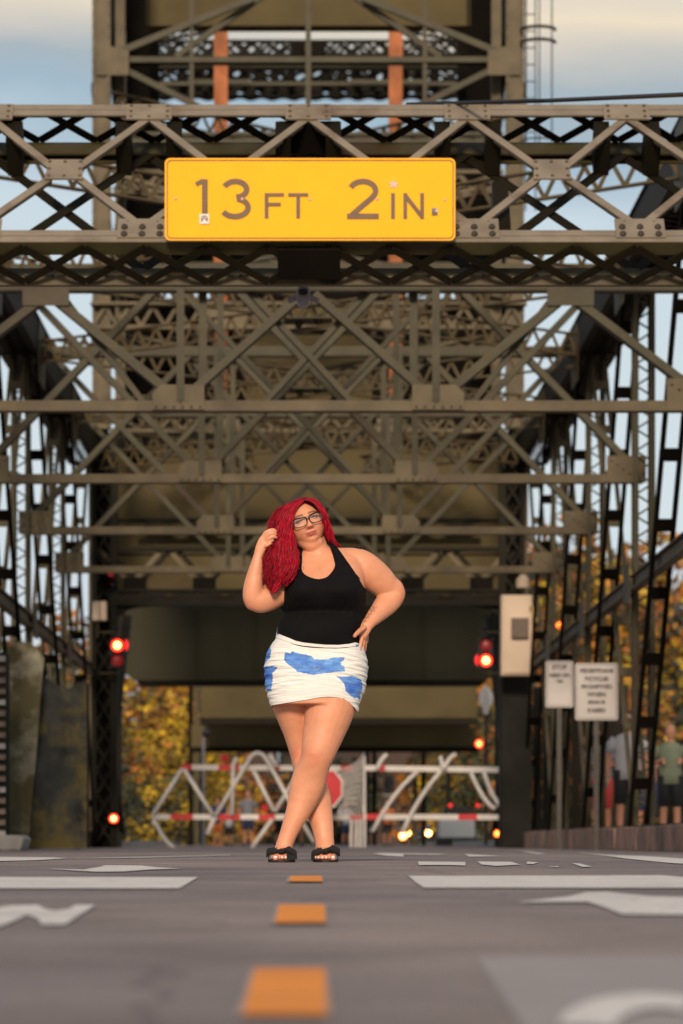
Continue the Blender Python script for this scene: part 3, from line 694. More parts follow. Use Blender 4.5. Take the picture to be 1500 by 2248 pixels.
for s in (-1, 1):
    q = lambda p: CX + s * (CX - p) * -1
    A = P(q(310), 85, 108); B = P(q(600), 36, 108); mb = MB()
    for zz in (-.15, .15): mb.beam(A + Vector((0, 0, zz)), B + Vector((0, 0, zz)), .2, .06)
    o = mb.build('arched_girder', fm, far); lb = MB(); lb.lace(A, B, (0, 0, .3), .35, .07, .02, 'X', (0, 1, 0)); tag(lb.build('lacing', fm, o), kind='stuff')
    mb = MB(); a = P(q(290), 100, 109); mb.box((a.x, 109, 18), (.9, .3, 17)); mb.build('tower_leg', M['black'], far)
    for k in range(8):
        px = 400 + k * 34; a = P(q(px), 170, 107.6); mb = MB(); mb.sphere(a, .12 + .08 * random.random(), 10, 6, (1, .4, 1.4)); mb.build('sheave_bearing', M['black'], far)
    mb = MB(); a = P(q(655), 108, 107.5); mb.tube([a - Vector((0, .1, 0)), a + Vector((0, .1, 0))], .22, 16); mb.build('sheave', M['black'], far)
for y, h, m in ((178, 12, M['steel']), (140, 8, M['slab'])):
    for (x0, x1) in ((415, 550), (770, 930), (300, 1056)):
        a = P((x0 + x1) / 2, y, 107); q = MB(); q.box((a.x, 107 + (x1 - x0) * .0005, a.z), ((x1 - x0) * 107 / F, .1, h * .6 * 107 / F)); q.build('cross_beam', m, far)
# ================================================================ the clearance sign
M['yellow'] = mat('yellow_sign_sheet', (.93, .42, .0), .5, .03, 5, col2=(.80, .34, .0), thr=(.6, .85), spec=.15)
M['legend'] = mat('brown_legend', (.145, .075, .026), .6, .12, 14)
SY = 24.86
def SPx(px, py, d=0.0): return P(px, py, SY) + Vector((0, -d, 0))
def rrect(x0, y0, x1, y1, r, n=6):
    o = []
    for cx, cy, a0 in ((x1 - r, y0 + r, -90), (x1 - r, y1 - r, 0), (x0 + r, y1 - r, 90), (x0 + r, y0 + r, 180)):
        for k in range(n + 1):
            a = R(a0 + 90 * k / n); o.append((cx + r * math.cos(a), cy + r * math.sin(a)))
    return o
sign = empty('clearance_sign', SPx(681, 528), 'big yellow height sign reading 13 FT 2 IN. hung on the portal', 'sign')
mb = MB(); mb.prism(rrect(362, 347, 1000, 528, 12), lambda x, y: SPx(x, y), lambda x, y: SPx(x, y, -.006)); mb.build('sign_panel', M['yellow'], sign)
def ring(o_, i_, d, m, nm, par):
    mb = MB(); n = len(o_); vs = [SPx(*p, d) for p in o_] + [SPx(*p, d) for p in i_]
    mb.add(vs, [(k, (k + 1) % n, (k + 1) % n + n, k + n) for k in range(n)]); return mb.build(nm, m, par)
ring(rrect(366.5, 351, 996, 524, 9.5), rrect(368.8, 353.3, 993.7, 521.7, 8), .0035, M['legend'], 'border_line', sign)
def stroke(pts, wd, d=.0035):
    """flat ribbon with mitred joints"""
    mb = MB(); L_, R_ = [], []; n = len(pts)
    for i, p in enumerate(pts):
        a = pts[max(i - 1, 0)]; b = pts[min(i + 1, n - 1)]
        def dr(u, v):
            l = math.hypot(v[0] - u[0], v[1] - u[1]) or 1; return ((v[0] - u[0]) / l, (v[1] - u[1]) / l)
        d1 = dr(a, p) if i else dr(p, b); d2 = dr(p, b) if i < n - 1 else d1
        nx, ny = -(d1[1] + d2[1]), d1[0] + d2[0]; l = math.hypot(nx, ny) or 1; nx /= l; ny /= l
        c = max(.35, nx * -d2[1] + ny * d2[0]); k = wd / 2 / c
        L_.append((p[0] + nx * k, p[1] + ny * k)); R_.append((p[0] - nx * k, p[1] - ny * k))
    vs = [SPx(*p, d) for p in L_] + [SPx(*p, d) for p in R_]
    mb.add(vs, [(i, i + 1, i + 1 + n, i + n) for i in range(n - 1)]); return mb
def arcp(cx, cy, rx, ry, a0, a1, n=16): return [(cx + rx * math.cos(R(a)), cy + ry * math.sin(R(a))) for a in np.linspace(a0, a1, n)]
def glyph(nm, strokes):
    mb = MB()
    for k, (pts, wd) in enumerate(strokes):
        q = stroke(pts, wd, .0035 + .0012 * k); mb.add(q.v, q.f)
    return mb.build(nm, M['legend'], sign)
glyph('numeral_1', [([(450, 393.5), (450, 481)], 13), ([(431, 406), (436, 402), (446, 397)], 10)])
glyph('numeral_3', [(arcp(517, 416, 25, 17.5, -160, 62, 18) + [(519, 433)], 12.5), (arcp(516, 456, 29, 19.5, -80, 152, 20), 12.5)])
glyph('letter_f', [([(585.5, 424), (585.5, 480)], 8.5), ([(581.5, 428), (624, 428)], 8), ([(583, 449), (617, 449)], 8)])
glyph('letter_t', [([(655, 427), (655, 480)], 8.5), ([(633, 428), (677, 428)], 8)])
glyph('numeral_2', [(arcp(797, 419, 28, 20.5, -160, 28, 16) + [(815, 436), (790, 457), (773, 472)], 12.5), ([(762, 475), (832, 475)], 12.5)])
glyph('letter_i', [([(863, 424), (863, 481)], 8.5)])
glyph('letter_n', [([(890, 424), (890, 481)], 8.5), ([(927, 424), (927, 481)], 8.5), ([(889, 428), (928, 478)], 9)])
mb = MB(); mb.prism([(948, 457), (961, 457), (961, 473), (948, 473)], lambda x, y: SPx(x, y, .006), lambda x, y: SPx(x, y, .001)); mb.build('full_stop', M['legend'], sign)
M['sticker'] = mat('faded_sticker', (.55, .50, .47), .5, .3, 40, col2=(.12, .10, .12), thr=(.5, .55)); M['sticker2'] = mat('pink_sticker', (.75, .40, .30), .5, .2, 40)
def flat(poly, d, m, nm, label=None):
    mb = MB(); mb.prism(poly, lambda x, y: SPx(x, y, d), lambda x, y: SPx(x, y, d - .0015)); o = mb.build(nm, m, sign); tag(o, label); return o
st1 = flat([(438.5, 470), (459.5, 470), (459.5, 492), (438.5, 492)], .009, M['white'], 'sticker', 'square white sticker under the numeral 1')
q = MB(); 
for pts in (arcp(449, 481, 6.5, 6.5, 150, 400, 12), [(442, 487), (449, 478), (456, 486)]):
    z_ = stroke(pts, 2.2, .0105); q.add(z_.v, z_.f)
q.build('sticker_print', M['legend'], st1)
star = []
for k in range(10):
    a = R(-90 + 36 * k); r0 = 12.5 if k % 2 == 0 else 6.0; star.append((864 + r0 * math.cos(a) * 1.05, 405 + r0 * math.sin(a) * .85))
flat(star, .005, M['sticker2'], 'sticker', 'torn star shaped sticker above the letters IN')
flat([(949, 457.5), (961, 457.5), (961, 465), (949, 465)], .0085, M['sticker'], 'sticker', 'tiny printed sticker on the full stop')
for px, py in ((386, 436), (532, 437), (681, 438), (828, 437), (976, 439)):
    mb = MB(); mb.sphere(SPx(px, py, .004), .010, 8, 5, (1, .5, 1)); mb.build('bolt_head', M['sticker2'], sign, smooth=True)
for px in (470, 890):
    mb = MB(); a = SPx(px, 350, -.03); b = SPx(px, 525, -.03); mb.beam(a, b, .05, .04, (0, 1, 0)); mb.build('mounting_bar', M['bolt'], sign)
    for py in (352, 520):
        mb = MB(); p = SPx(px, py, -.05); mb.beam(p, p + Vector((0, .4 if py == 520 else 1.1, 0)), .03, .03); mb.build('bracket', M['bolt'], sign)

# camera unit hanging under the portal
hc = empty('hanging_camera', P(666, 650, 26), 'rounded grey camera housing hanging under the middle of the portal', 'camera')
M['lens_grey'] = mat('grey_plastic', (.26, .23, .25), .35, .05, 5)
mb = MB(); c = P(666, 650, 25.9); mb.prism([((x - 666) * .00324, (650 - y) * .00324) for x, y in rrect(651, 629, 681, 672, 13)], lambda x, z: c + Vector((x, -.05, z)), lambda x, z: c + Vector((x, .12, z)))
h = mb.build('housing', M['lens_grey'], hc, bev=.008)
mb = MB(); mb.sphere(P(666, 640, 25.84), .036, 12, 8, (1, .5, .7)); mb.build('lens', M['blackp'], h, smooth=True)
for s in (-1, 1):
    mb = MB(); mb.beam(c + Vector((0, .05, .02)), c + Vector((s * .11, .05, -.03)), .035, .035); mb.build('side_arm', M['lens_grey'], hc)
mb = MB(); mb.beam(c + Vector((0, .05, .05)), c + Vector((0, .05, .14)), .04, .04, (0, 1, 0)); mb.build('bracket', M['lens_grey'], hc)
mb = MB(); mb.tube([P(895, 229, 26.9), P(1200, 221, 25), P(1560, 205, 22)], .016, 6); tag(mb.build('cable', M['blackp']), 'thin dark cable running over the right end of the portal', 'cable')

# ================================================================ traffic signals on the tower legs
def glowdisc(c, r, m, nm, par): mb = MB(); mb.sphere(c, r, 14, 8, (1, .45, 1)); return mb.build(nm, m, par, smooth=True)
M['red_on'] = glow('lit_red_lens', (1, .02, .01), 5); M['red_core'] = glow('lit_red_bulb', (1, .33, .08), 11); M['red_dim'] = glow('dim_red_lens', (1, .02, .02), .14)
def signal(px, ytop, ybot, lit_top, label, sgn):
    Y = 62.6; root = empty('traffic_signal', P(px, ybot + 10, Y), label, 'traffic signal')
    c = P(px, (ytop + ybot) / 2, Y); mb = MB(); mb.box((c.x, Y + .07, c.z), (.27, .14, (ybot - ytop) * Y / F + .02)); mb.build('housing', M['blackp'], root, bev=.02)
    for k, py in enumerate((ytop + 15, ybot - 16)):
        on = (k == 0) == lit_top; p = P(px, py, Y)
        o = glowdisc(p - Vector((0, .02, 0)), .105, M['red_on'] if on else M['red_dim'], 'lamp_lens', root)
        if on: glowdisc(p - Vector((0, .055, 0)), .064, M['red_core'], 'bulb_glow', o)
        mb = MB(); pts = [(p.x + .13 * math.cos(a), Y - .11, p.z + .13 * math.sin(a)) for a in np.linspace(-.3, math.pi + .3, 14)]
        q = [(x, Y, z) for x, _, z in pts]; n = len(pts); mb.add(pts + q, [(i, i + 1, i + 1 + n, i + n) for i in range(n - 1)]); mb.build('visor', M['blackp'], root)
    # a second lens turned sideways, seen edge on
    pk = P(px - sgn * 17, (ytop + 14) if lit_top else ybot - 17, Y + .1); mb = MB(); mb.sphere(pk, .10, 12, 8, (.55, .8, 1)); mb.build('side_lens', M['red_side'], root, smooth=True)
    mb = MB(); mb.tube([P(px - 4, ytop - 24, Y + .05), P(px - 4, ytop + 2, Y + .05)], .03, 8); mb.sphere(P(px - 4, ytop - 24, Y + .05), .06, 8, 6); mb.build('top_finial', M['blackp'], root)
    for py in (ytop - 14, ybot + 12):
        mb = MB(); mb.tube([P(px, py, Y + .05), P(px + sgn * 40, py, Y + .1)], .022, 6); mb.build('bracket_arm', M['steel'], root)
    mb = MB(); mb.tube([P(px, ybot, Y + .05), P(px, ybot + 14, Y + .05)], .028, 8); mb.build('bottom_pipe', M['blackp'], root)
    return root
M['red_side'] = glow('red_side_lens', (1, .02, .02), 1.6)
signal(258, 1402, 1466, True, 'left traffic signal with its upper red lamp lit', -1)
signal(1067, 1402, 1466, False, 'right traffic signal with its lower red lamp lit', 1)
def beacon(px, py, Y, rpx, mcore, mrim, label, cat='warning light', bracket=True, group=None):
    root = empty('warning_light', P(px, py, Y), label, cat, group); r = rpx * Y / F
    mb = MB(); mb.tube([P(px, py, Y + .02), P(px, py, Y + .16)], r * 1.15, 12); mb.build('lamp_housing', M['blackp'], root)
    o = glowdisc(P(px, py, Y), r, mrim, 'lamp_lens', root); glowdisc(P(px, py, Y) - Vector((0, r * .3, 0)), r * .62, mcore, 'bulb_glow', o)
    if bracket:
        mb = MB(); mb.beam(P(px, py, Y + .1), P(px + bracket, py, Y + .1), .04, .04); mb.build('bracket_arm', M['dark'], root)
M['amber_on'] = glow('lit_amber_lens', (1, .12, .01), 7); M['amber_core'] = glow('lit_amber_bulb', (1, .30, .05), 8); M['head_core'] = glow('headlight_glow', (1, .50, .14), 18); M['head_rim'] = glow('headlight_rim', (1, .25, .03), 8)
beacon(250, 1797, 62.7, 10, M['red_core'], M['red_on'], 'small red light low on the left tower leg', bracket=-20)
beacon(1052, 1633, 70.5, 9, M['amber_core'], M['red_on'], 'red lamp over the right gate arm', bracket=30)
beacon(1092, 1830, 68, 7, M['amber_core'], M['amber_on'], 'low orange lamp beside the right tower leg', bracket=30)
beacon(1265, 1373, 80, 8, M['head_core'], M['amber_on'], 'brightest of the warm lamps seen through the right truss', 'street light', 20)
beacon(1229, 1373, 82, 7, M['amber_on'], M['amber_on'], 'dim orange lamp left of the brightest one in the right truss', 'street light', 20)
beacon(1288, 1348, 78, 6, M['head_core'], M['amber_on'], 'upper narrow warm lamp seen through the right truss', 'street light', 20)
beacon(1250, 1405, 79, 5, M['red_side'], M['red_dim'], 'small dull orange lamp below the warm lamps in the right truss', 'street light', 20)

# cabinets, boxes
def boxpx(px0, py0, px1, py1, Y, dep, m, nm, par=None, bev=.015):
    a = P(px0, py1, Y); b = P(px1, py0, Y); mb = MB(); mb.box(((a.x + b.x) / 2, Y + dep / 2, (a.z + b.z) / 2), (b.x - a.x, dep, b.z - a.z)); return mb.build(nm, m, par, bev=bev)
cab = empty('control_cabinet', P(1135, 1483, 60.5), 'tall cream control cabinet mounted on the right tower leg', 'cabinet')
boxpx(1101, 1306, 1169, 1483, 60.5, .45, M['cream'], 'cabinet_body', cab)
boxpx(1106, 1311, 1164, 1478, 60.47, .028, M['cream'], 'cabinet_door', cab, .006)
boxpx(1123, 1356, 1161, 1401, 60.38, .088, M['brown'], 'small_brown_box', cab)
for py in (1330, 1460): boxpx(1163.5, py, 1167, py + 12, 60.45, .03, M['bolt'], 'hinge', cab, .002)
mb = MB(); c = P(1148, 1290, 60.8); mb.tube([c, c + Vector((0, 0, .14)), c + Vector((0, 0, .22))], [.11, .11, .03], 12); mb.build('vent_cap', M['cream'], cab)
boxpx(1102, 1484, 1168, 1860, 61.2, .35, M['black_board'], 'cabinet_pillar', cab)
sb = empty('junction_box', P(219, 1363, 62.5), 'small cream junction box on the left tower leg', 'junction box')
boxpx(203, 1320, 219, 1362, 62.5, .2, M['cream'], 'box_half', sb); boxpx(220, 1320, 234, 1362, 62.52, .2, M['cream'], 'box_half', sb)
mb = MB(); mb.tube([P(215, 1362, 62.6), P(215, 1400, 62.6)], .02, 6); mb.build('conduit', M['steel'], sb)
# loudspeaker horn under the left of frame
hn = empty('horn_speaker', P(240, 1285, 60), 'dark horn loudspeaker on the left tower leg above the junction box', 'loudspeaker')
mb = MB(); mb.tube([P(245, 1278, 60.4), P(240, 1282, 60.1), P(236, 1286, 59.8)], [.04, .10, .17], 14, cap=False); mb.build('horn', M['blackp'], hn)
mb = MB(); mb.tube([P(243, 1262, 60.3), P(243, 1280, 60.4)], .05, 8); mb.build('driver', M['red'], hn)

# two white notice signs on posts
def text_mesh(s, size, m, par, c, bold=.012):
    cu = bpy.data.curves.new('text', 'FONT'); cu.body = s; cu.size = size; cu.align_x = 'CENTER'; cu.align_y = 'CENTER'; cu.offset = bold; cu.fill_mode = 'FRONT'
    o = bpy.data.objects.new('tmp', cu); COL.objects.link(o); bpy.context.view_layer.update()
    me = bpy.data.meshes.new_from_object(o.evaluated_get(bpy.context.evaluated_depsgraph_get())); bpy.data.objects.remove(o)
    me.materials.clear(); me.materials.append(m); o = bpy.data.objects.new('lettering', me); COL.objects.link(o)
    o.rotation_euler = (R(90), 0, 0); o.location = c; bpy.context.view_layer.update(); mw = o.matrix_world.copy(); o.parent = par; o.matrix_parent_inverse = par.matrix_world.inverted()
    return o
M['ink'] = mat('grey_black_ink', (.10, .08, .075), .6, .15, 10); M['signw'] = mat('white_sign_sheet', (.46, .405, .37), .5, .06, 4)
def notice(px0, py0, px1, py1, Y, lines, label):
    root = empty('notice_sign', P((px0 + px1) / 2, 1840, Y), label, 'sign')
    g = MB(); g.prism(rrect(px0, py0, px1, py1, 5, 3), lambda x, y: P(x, y, Y), lambda x, y: P(x, y, Y + .012)); pn = g.build('sign_panel', M['signw'], root)
    g = MB(); o_, i_ = rrect(px0 + 3, py0 + 3, px1 - 3, py1 - 3, 4, 3), rrect(px0 + 4.4, py0 + 4.4, px1 - 4.4, py1 - 4.4, 3, 3); n = len(o_)
    g.add([P(x, y, Y) - Vector((0, .003, 0)) for x, y in o_ + i_], [(k, (k + 1) % n, (k + 1) % n + n, k + n) for k in range(n)]); g.build('border_line', M['ink'], pn)
    for s, py, hp in lines:
        c = P((px0 + px1) / 2, py, Y); c.y -= .004; text_mesh(s, hp * Y / F * 1.35, M['ink'], pn, c, .004)
    mb = MB(); c = P((px0 + px1) / 2, py0 + 5, Y); mb.beam((c.x, Y + .05, 0), (c.x, Y + .05, c.z), .06, .05, (0, 1, 0)); mb.build('post', M['bolt'], root)
notice(1198, 1451, 1259, 1553, 46.5, [('STOP', 1465, 10), ('HERE ON', 1483, 8), ('RED', 1496, 6)], 'smaller white STOP HERE sign behind the right truss')
notice(1263, 1456, 1357, 1581, 44.5, [('PEDESTRIANS', 1473, 9), ('BICYCLES', 1491, 9), ('PROHIBITED', 1508, 9), ('WHEN', 1525, 10), ('SPAN IS', 1542, 8), ('RAISED', 1560, 9)], 'larger white notice about pedestrians and bicycles behind the right truss')

# ================================================================ gates across the road
def gate(Y, label, bars, webs, reds):
    root = empty('barrier_gate', (bars[0][0][0] * 0, Y, 0), label, 'barrier gate')
    for (a, b) in bars:
        A, B = P(*a, Y), P(*b, Y); L_ = (B - A).length; mb = MB(); mb.beam(A, B, .05, .10); bar = mb.build('gate_rail', M['white'], root)
        for (x0, x1, yy) in reds:
            if abs(yy - a[1]) < 8:
                q = MB(); q.beam(P(x0, a[1] + (b[1] - a[1]) * (x0 - a[0]) / (b[0] - a[0]), Y), P(x1, a[1] + (b[1] - a[1]) * (x1 - a[0]) / (b[0] - a[0]), Y), .058, .108); q.build('red_band', M['red'], bar)
    for k, pts in enumerate(webs):
        mb = MB(); mb.tube([P(*p, Y - .06 - .03 * (k % 3)) for p in pts], .040, 8); mb.build('web_tube', M['white'], root, smooth=True)
    return root
def bez(p0, p1, p2, n=8): return [((1 - t) ** 2 * p0[0] + 2 * t * (1 - t) * p1[0] + t * t * p2[0], (1 - t) ** 2 * p0[1] + 2 * t * (1 - t) * p1[1] + t * t * p2[1]) for t in np.linspace(0, 1, n)]
g1 = gate(69, 'left red and white gate arm with zigzag tubes', [((400, 1684), (775, 1687)), ((334, 1793), (800, 1794))],
     [[(335, 1791), (400, 1688)], [(404, 1688), (468, 1790)], [(474, 1790), (545, 1672)] + bez((548, 1665), (567, 1640), (586, 1668), 8) + [(640, 1766), (690, 1850)],
      [(556, 1690), (602, 1782)], [(336, 1800)] + bez((345, 1812), (362, 1850), (384, 1862), 5), [(598, 1798), (553, 1862)], [(604, 1782), (660, 1690), (690, 1650)], [(520, 1662), (512, 1680), (510, 1790)], [(592, 1655), (608, 1685)], [(470, 1798), (455, 1832)]],
     [(399, 422, 1684), (480, 526, 1684), (594, 614, 1684), (700, 722, 1684), (748, 775, 1684), (374, 424, 1793), (478, 528, 1793), (568, 604, 1793), (690, 720, 1793), (768, 800, 1793)])
g2 = gate(67.5, 'right red and white gate arm with bowed tubes', [((802, 1686), (1095, 1690)), ((800, 1793), (1096, 1794))],
     [bez((917, 1694), (862, 1738), (818, 1826)), bez((967, 1694), (910, 1760), (884, 1830)), bez((1034, 1696), (1062, 1764), (1088, 1776)), bez((1062, 1692), (1080, 1765), (1131, 1802)), bez((828, 1690), (836, 1665), (850, 1656)), bez((975, 1690), (985, 1660), (1002, 1656)), bez((972, 1686), (970, 1668), (966, 1660))],
     [(828, 846, 1686), (804, 834, 1793), (1006, 1048, 1793)])
for px, py, s_ in ((493, 1664, .07), (581, 1774, .055)):
    mb = MB(); mb.tube([P(px, py + 8, 68.9), P(px, py - 8, 68.9)], s_, 10); mb.build('gate_lamp', M['red'], g1)
# netting gathered where the arms meet, and the red disc hanging there
net = empty('gate_netting', P(770, 1800, 68.6), 'white cord netting hanging in the gap between the two gate arms', 'netting')
for k in range(9):
    mb = MB(); mb.tube([P(x, y, 68.6 + .02 * (k % 2)) for x, y in bez((800 - k * 2, 1655 + k * 14), (775 - k * 3, 1690 + k * 8), (742, 1690 + k * 12))], .010, 5); mb.build('cord', M['white'], net)
for k in range(9):
    mb = MB(); mb.tube([P(x, y, 68.64 + .02 * (k % 2)) for x, y in bez((748 + k * 6, 1690 - k * 3), (756 + k * 4, 1745), (744 + k * 7, 1795))], .009, 5); mb.build('cord', M['white'], net)
mb = MB(); mb.tube([P(800, 1660, 68.6), P(801, 1860, 68.6)], .03, 6); mb.build('net_post', M['white'], net)
for k, px in enumerate((772, 783, 792)):
    mb = MB(); mb.tube([P(px, 1798, 68.7), P(px - 1, 1860, 68.7)], .03, 6); mb.build('net_leg', M['white'], net)
sp = empty('round_stop_board', P(722, 1770, 68.4), 'red octagonal board with a white rim hung between the gate arms', 'stop board')
oc = [(722 + 34 * math.cos(R(22.5 + 45 * k)), 1730 + 46 * math.sin(R(22.5 + 45 * k))) for k in range(8)]
g = MB(); g.prism(oc, lambda x, y: P(x, y, 68.4), lambda x, y: P(x, y, 68.43)); g.build('board_rim', M['white'], sp)
g = MB(); g.prism([(722 + (x - 722) * .88, 1730 + (y - 1730) * .88) for x, y in oc], lambda x, y: P(x, y, 68.39), lambda x, y: P(x, y, 68.399)); g.build('board_face', M['red'], sp)

# globe street lamp
gl = empty('globe_lamp', P(1067, 1700, 72), 'white acorn globe lamp hanging left of the cream cabinet', 'street lamp')
prof_ = [(1502, .4), (1508, 4), (1516, 11), (1530, 15.5), (1544, 14.5), (1552, 8), (1566, 5), (1570, 2)]
mb = MB(); mb.tube([P(1067, y, 72) for y, r in prof_], [r * 72 / F for y, r in prof_], 16); mb.build('globe', glow('milky_globe', (1, .85, .7), .12, (.6, .58, .55)), gl, smooth=True)
mb = MB(); mb.tube([P(1067, 1568, 72), P(1067, 1855, 72)], .035, 8); mb.build('lamp_post', M['blackp'], gl)
lp = empty('lamp_post', P(440, 1850, 90), 'thin grey lamp post by the brown column on the left', 'lamp post')
mb = MB(); mb.tube([P(447, 1855, 90), P(447, 1600, 90)], .03, 8); mb.build('pole', M['lens_grey'], lp); mb = MB(); mb.sphere(P(452, 1609, 89.9), .1, 10, 8, (1, 1, 1.1)); mb.build('lamp_head', M['blackp'], lp)

# ================================================================ queueing cars beyond the gate
def car(x, Y, paint, label, rot=0):
    root = empty('parked_car', (x, Y, 0), label, 'car')
    side = [(-2.1, .35), (-2.15, .75), (-2.0, .95), (-1.1, 1.02), (-.55, 1.45), (.9, 1.47), (1.7, 1.05), (2.1, .95), (2.15, .4)]
    g = MB(); g.prism(side, lambda a, z: (x - .86, Y + a, z), lambda a, z: (x + .86, Y + a, z)); body = g.build('body', paint, root, bev=.06)
    g = MB(); g.add([(x - .68, Y - 1.12, 1.05), (x + .68, Y - 1.12, 1.05), (x + .58, Y - .62, 1.42), (x - .58, Y - .62, 1.42)], [(0, 1, 2, 3)]); g.build('windscreen', M['blackp'], root)
    g = MB(); g.box((x, Y - 2.17, .62), (1.0, .04, .16)); g.build('grille', M['blackp'], root)
    g = MB(); g.box((x, Y - 2.18, .42), (1.6, .08, .14)); g.build('bumper', paint, root)
    for s in (-1, 1):
        g = MB(); g.sphere((x + s * .66, Y - 2.14, .70), .20, 12, 8, (1, .5, .8)); g.build('headlight', M['head_core'], root, smooth=True)
        for yy in (-1.35, 1.35):
            g = MB(); g.tube([(x + s * .74, Y + yy, .32), (x + s * .92, Y + yy, .32)], .32, 18); wh = g.build('wheel', M['blackp'], root)
            g = MB(); g.tube([(x + s * .90, Y + yy, .32), (x + s * .93, Y + yy, .32)], .18, 12); g.build('rim', M['lens_grey'], wh)
        g = MB(); g.box((x + s * .98, Y - .8, 1.02), (.16, .1, .12)); g.build('mirror', paint, root)
M['carw'] = mat('pale_car_paint', (.35, .36, .36), .25, .05, 2); M['carb'] = mat('blue_car_paint', (.05, .09, .13), .25, .1, 2)
xx = lambda px, Y: (px - CX) * Y / F
car(xx(921, 230), 236, M['carb'], 'dark blue car with headlights on behind the right gate arm')
beacon(885, 1835, 170, 8.5, M['head_core'], M['head_rim'], 'lower left headlight glow beyond the gate', 'light', 0)
car(xx(1003, 112), 114, M['carw'], 'pale grey car without lights behind the right gate arm') if False else None
dk = empty('parked_car', (xx(1003, 100), 100, 0), 'pale car seen head-on low behind the right gate arm', 'car')
boxpx(965, 1800, 1043, 1842, 100, 1.8, M['carw'], 'body', dk, .05); boxpx(975, 1770, 1033, 1801, 100.8, .9, M['blackp'], 'cabin_glass', dk, .05)
boxpx(960, 1838, 1050, 1856, 99.98, 1.6, M['blackp'], 'bumper', dk, .03)
for px in (985, 1045): glowdisc(P(px + 4, 1768, 99.9), .05, M['red_side'], 'roof_light', dk)

# ================================================================ people (crowd beyond and on the footway)
def skin_person(x, Y, hgt, shirt, pants, skin, hair, label, face=1, cap=None, group=None, arms=0):
    """one continuous body with shirt, trousers and hair as its parts"""
    root = empty('person', (x, Y, 0), label, 'person', group); k = hgt / 1.75
    def lathe_(pts, m, nm, n=14):
        mb = MB()
        for ring_ in pts: pass
        mb = MB(); base = 0; rings = []
        for (cx, cy, z, rx, ry) in pts:
            rings.append([(x + (cx + rx * math.cos(2 * math.pi * q / n)) * k, Y + (cy + ry * math.sin(2 * math.pi * q / n)) * k, z * k) for q in range(n)])
        vs = [v for r_ in rings for v in r_]; fs = []
        for i in range(len(rings) - 1):
            for q in range(n): fs.append((i * n + q, i * n + (q + 1) % n, (i + 1) * n + (q + 1) % n, (i + 1) * n + q))
        fs.append(tuple(range(n))[::-1]); fs.append(tuple(range((len(rings) - 1) * n, len(rings) * n))); mb.add(vs, fs); return mb
    def limb(pts, rr, n=10): mb = MB(); mb.tube([(x + a * k, Y + b * k, c * k) for a, b, c in pts], [r * k for r in rr], n); return mb
    body = MB()
    def put(q): body.add(q.v, q.f)
    put(lathe_([(0, 0, .86, .14, .10), (0, 0, 1.0, .15, .11), (0, 0, 1.2, .16, .11), (0, 0, 1.38, .19, .11), (0, 0, 1.46, .12, .09), (0, 0, 1.50, .055, .055), (0, -.01, 1.56, .055, .06)], None, ''))
    put(lathe_([(0, -.01, 1.52, .03, .04), (0, -.02, 1.545, .055, .07), (0, -.01, 1.60, .073, .095), (0, 0, 1.67, .078, .098), (0, 0, 1.73, .06, .08), (0, 0, 1.755, .02, .03)], None, ''))
    q = MB(); q.sphere((x, Y - .11 * face * k, 1.625 * k), .016 * k, 6, 5, (1, 1.2, 1.6)); put(q)
    for s in (-1, 1):
        put(limb([(s * .09, 0, .9), (s * .10, -.02, .52), (s * .105, .02, .30), (s * .105, .02, .08), (s * .11, -.02 * face, .03), (s * .12, -.13 * face, .03)], [.09, .058, .055, .038, .045, .03]))
        el = (s * .27, .03, 1.12) if not arms else (s * .26, -.02, 1.15)
        wr = (s * .28, -.06 * face, .88) if not arms else (s * .12, -.2 * face, 1.22)
        put(limb([(s * .17, 0, 1.40), (s * .23, .01, 1.33), el, wr], [.06, .052, .042, .028])); 
        d = Vector(wr)
        for f_ in range(5): put(limb([tuple(d), (d.x + (f_ - 2) * .014, d.y - .01, d.z - .06), (d.x + (f_ - 2) * .016, d.y - .02 * face, d.z - .10 + abs(f_ - 2) * .01)], [.02, .011, .008], 6))
    o = body.build('body', skin, root, smooth=True); rm = o.modifiers.new('r', 'REMESH'); rm.mode = 'VOXEL'; rm.voxel_size = .013; rm.use_smooth_shade = True
    sm_ = o.modifiers.new('s', 'SMOOTH'); sm_.iterations = 3; sm_.factor = .5
    q = lathe_([(0, 0, .84, .175, .13), (0, 0, 1.0, .175, .135), (0, 0, 1.2, .18, .13), (0, 0, 1.36, .205, .13), (0, 0, 1.45, .15, .11), (0, 0, 1.485, .075, .07)], None, '')
    for s in (-1, 1): z_ = limb([(s * .16, 0, 1.40), (s * .225, .01, 1.33), (s * .25, .02, 1.22)], [.078, .074, .068]); q.add(z_.v, z_.f)
    q.build('shirt', shirt, root, smooth=True)
    q = MB()
    for s in (-1, 1): z_ = limb([(s * .085, 0, .97), (s * .09, 0, .82), (s * .105, -.01, .50)], [.11, .105, .085]); q.add(z_.v, z_.f)
    q.build('shorts', pants, root, smooth=True)
    q = MB(); q.sphere((x, Y + .015 * face * k, 1.675 * k), .09 * k, 12, 8, (.93, 1.12, 1.02)); q.build('cap' if cap else 'hair', cap or hair, root, smooth=True)
    if cap: q = MB(); q.box((x, Y - .11 * face * k, 1.70 * k), (.13 * k, .10 * k, .012)); q.build('cap_brim', cap, root)
    for s in (-1, 1): q = MB(); q.box((x + s * .112 * k, Y - .04 * face * k, .035), (.085, .26, .07)); q.build('shoe', pants, root, bev=.02)
    return root
cl = lambda n_, c: mat(n_, c, .85, .1, 8)
M['skn'] = mat('skin_tone', (.50, .22, .13), .6, .05, 8); M['skn2'] = mat('tan_skin', (.42, .17, .09), .6, .05, 8)
M['hr'] = cl('brown_hair', (.04, .022, .012)); M['hr2'] = cl('blond_hair', (.3, .2, .1))
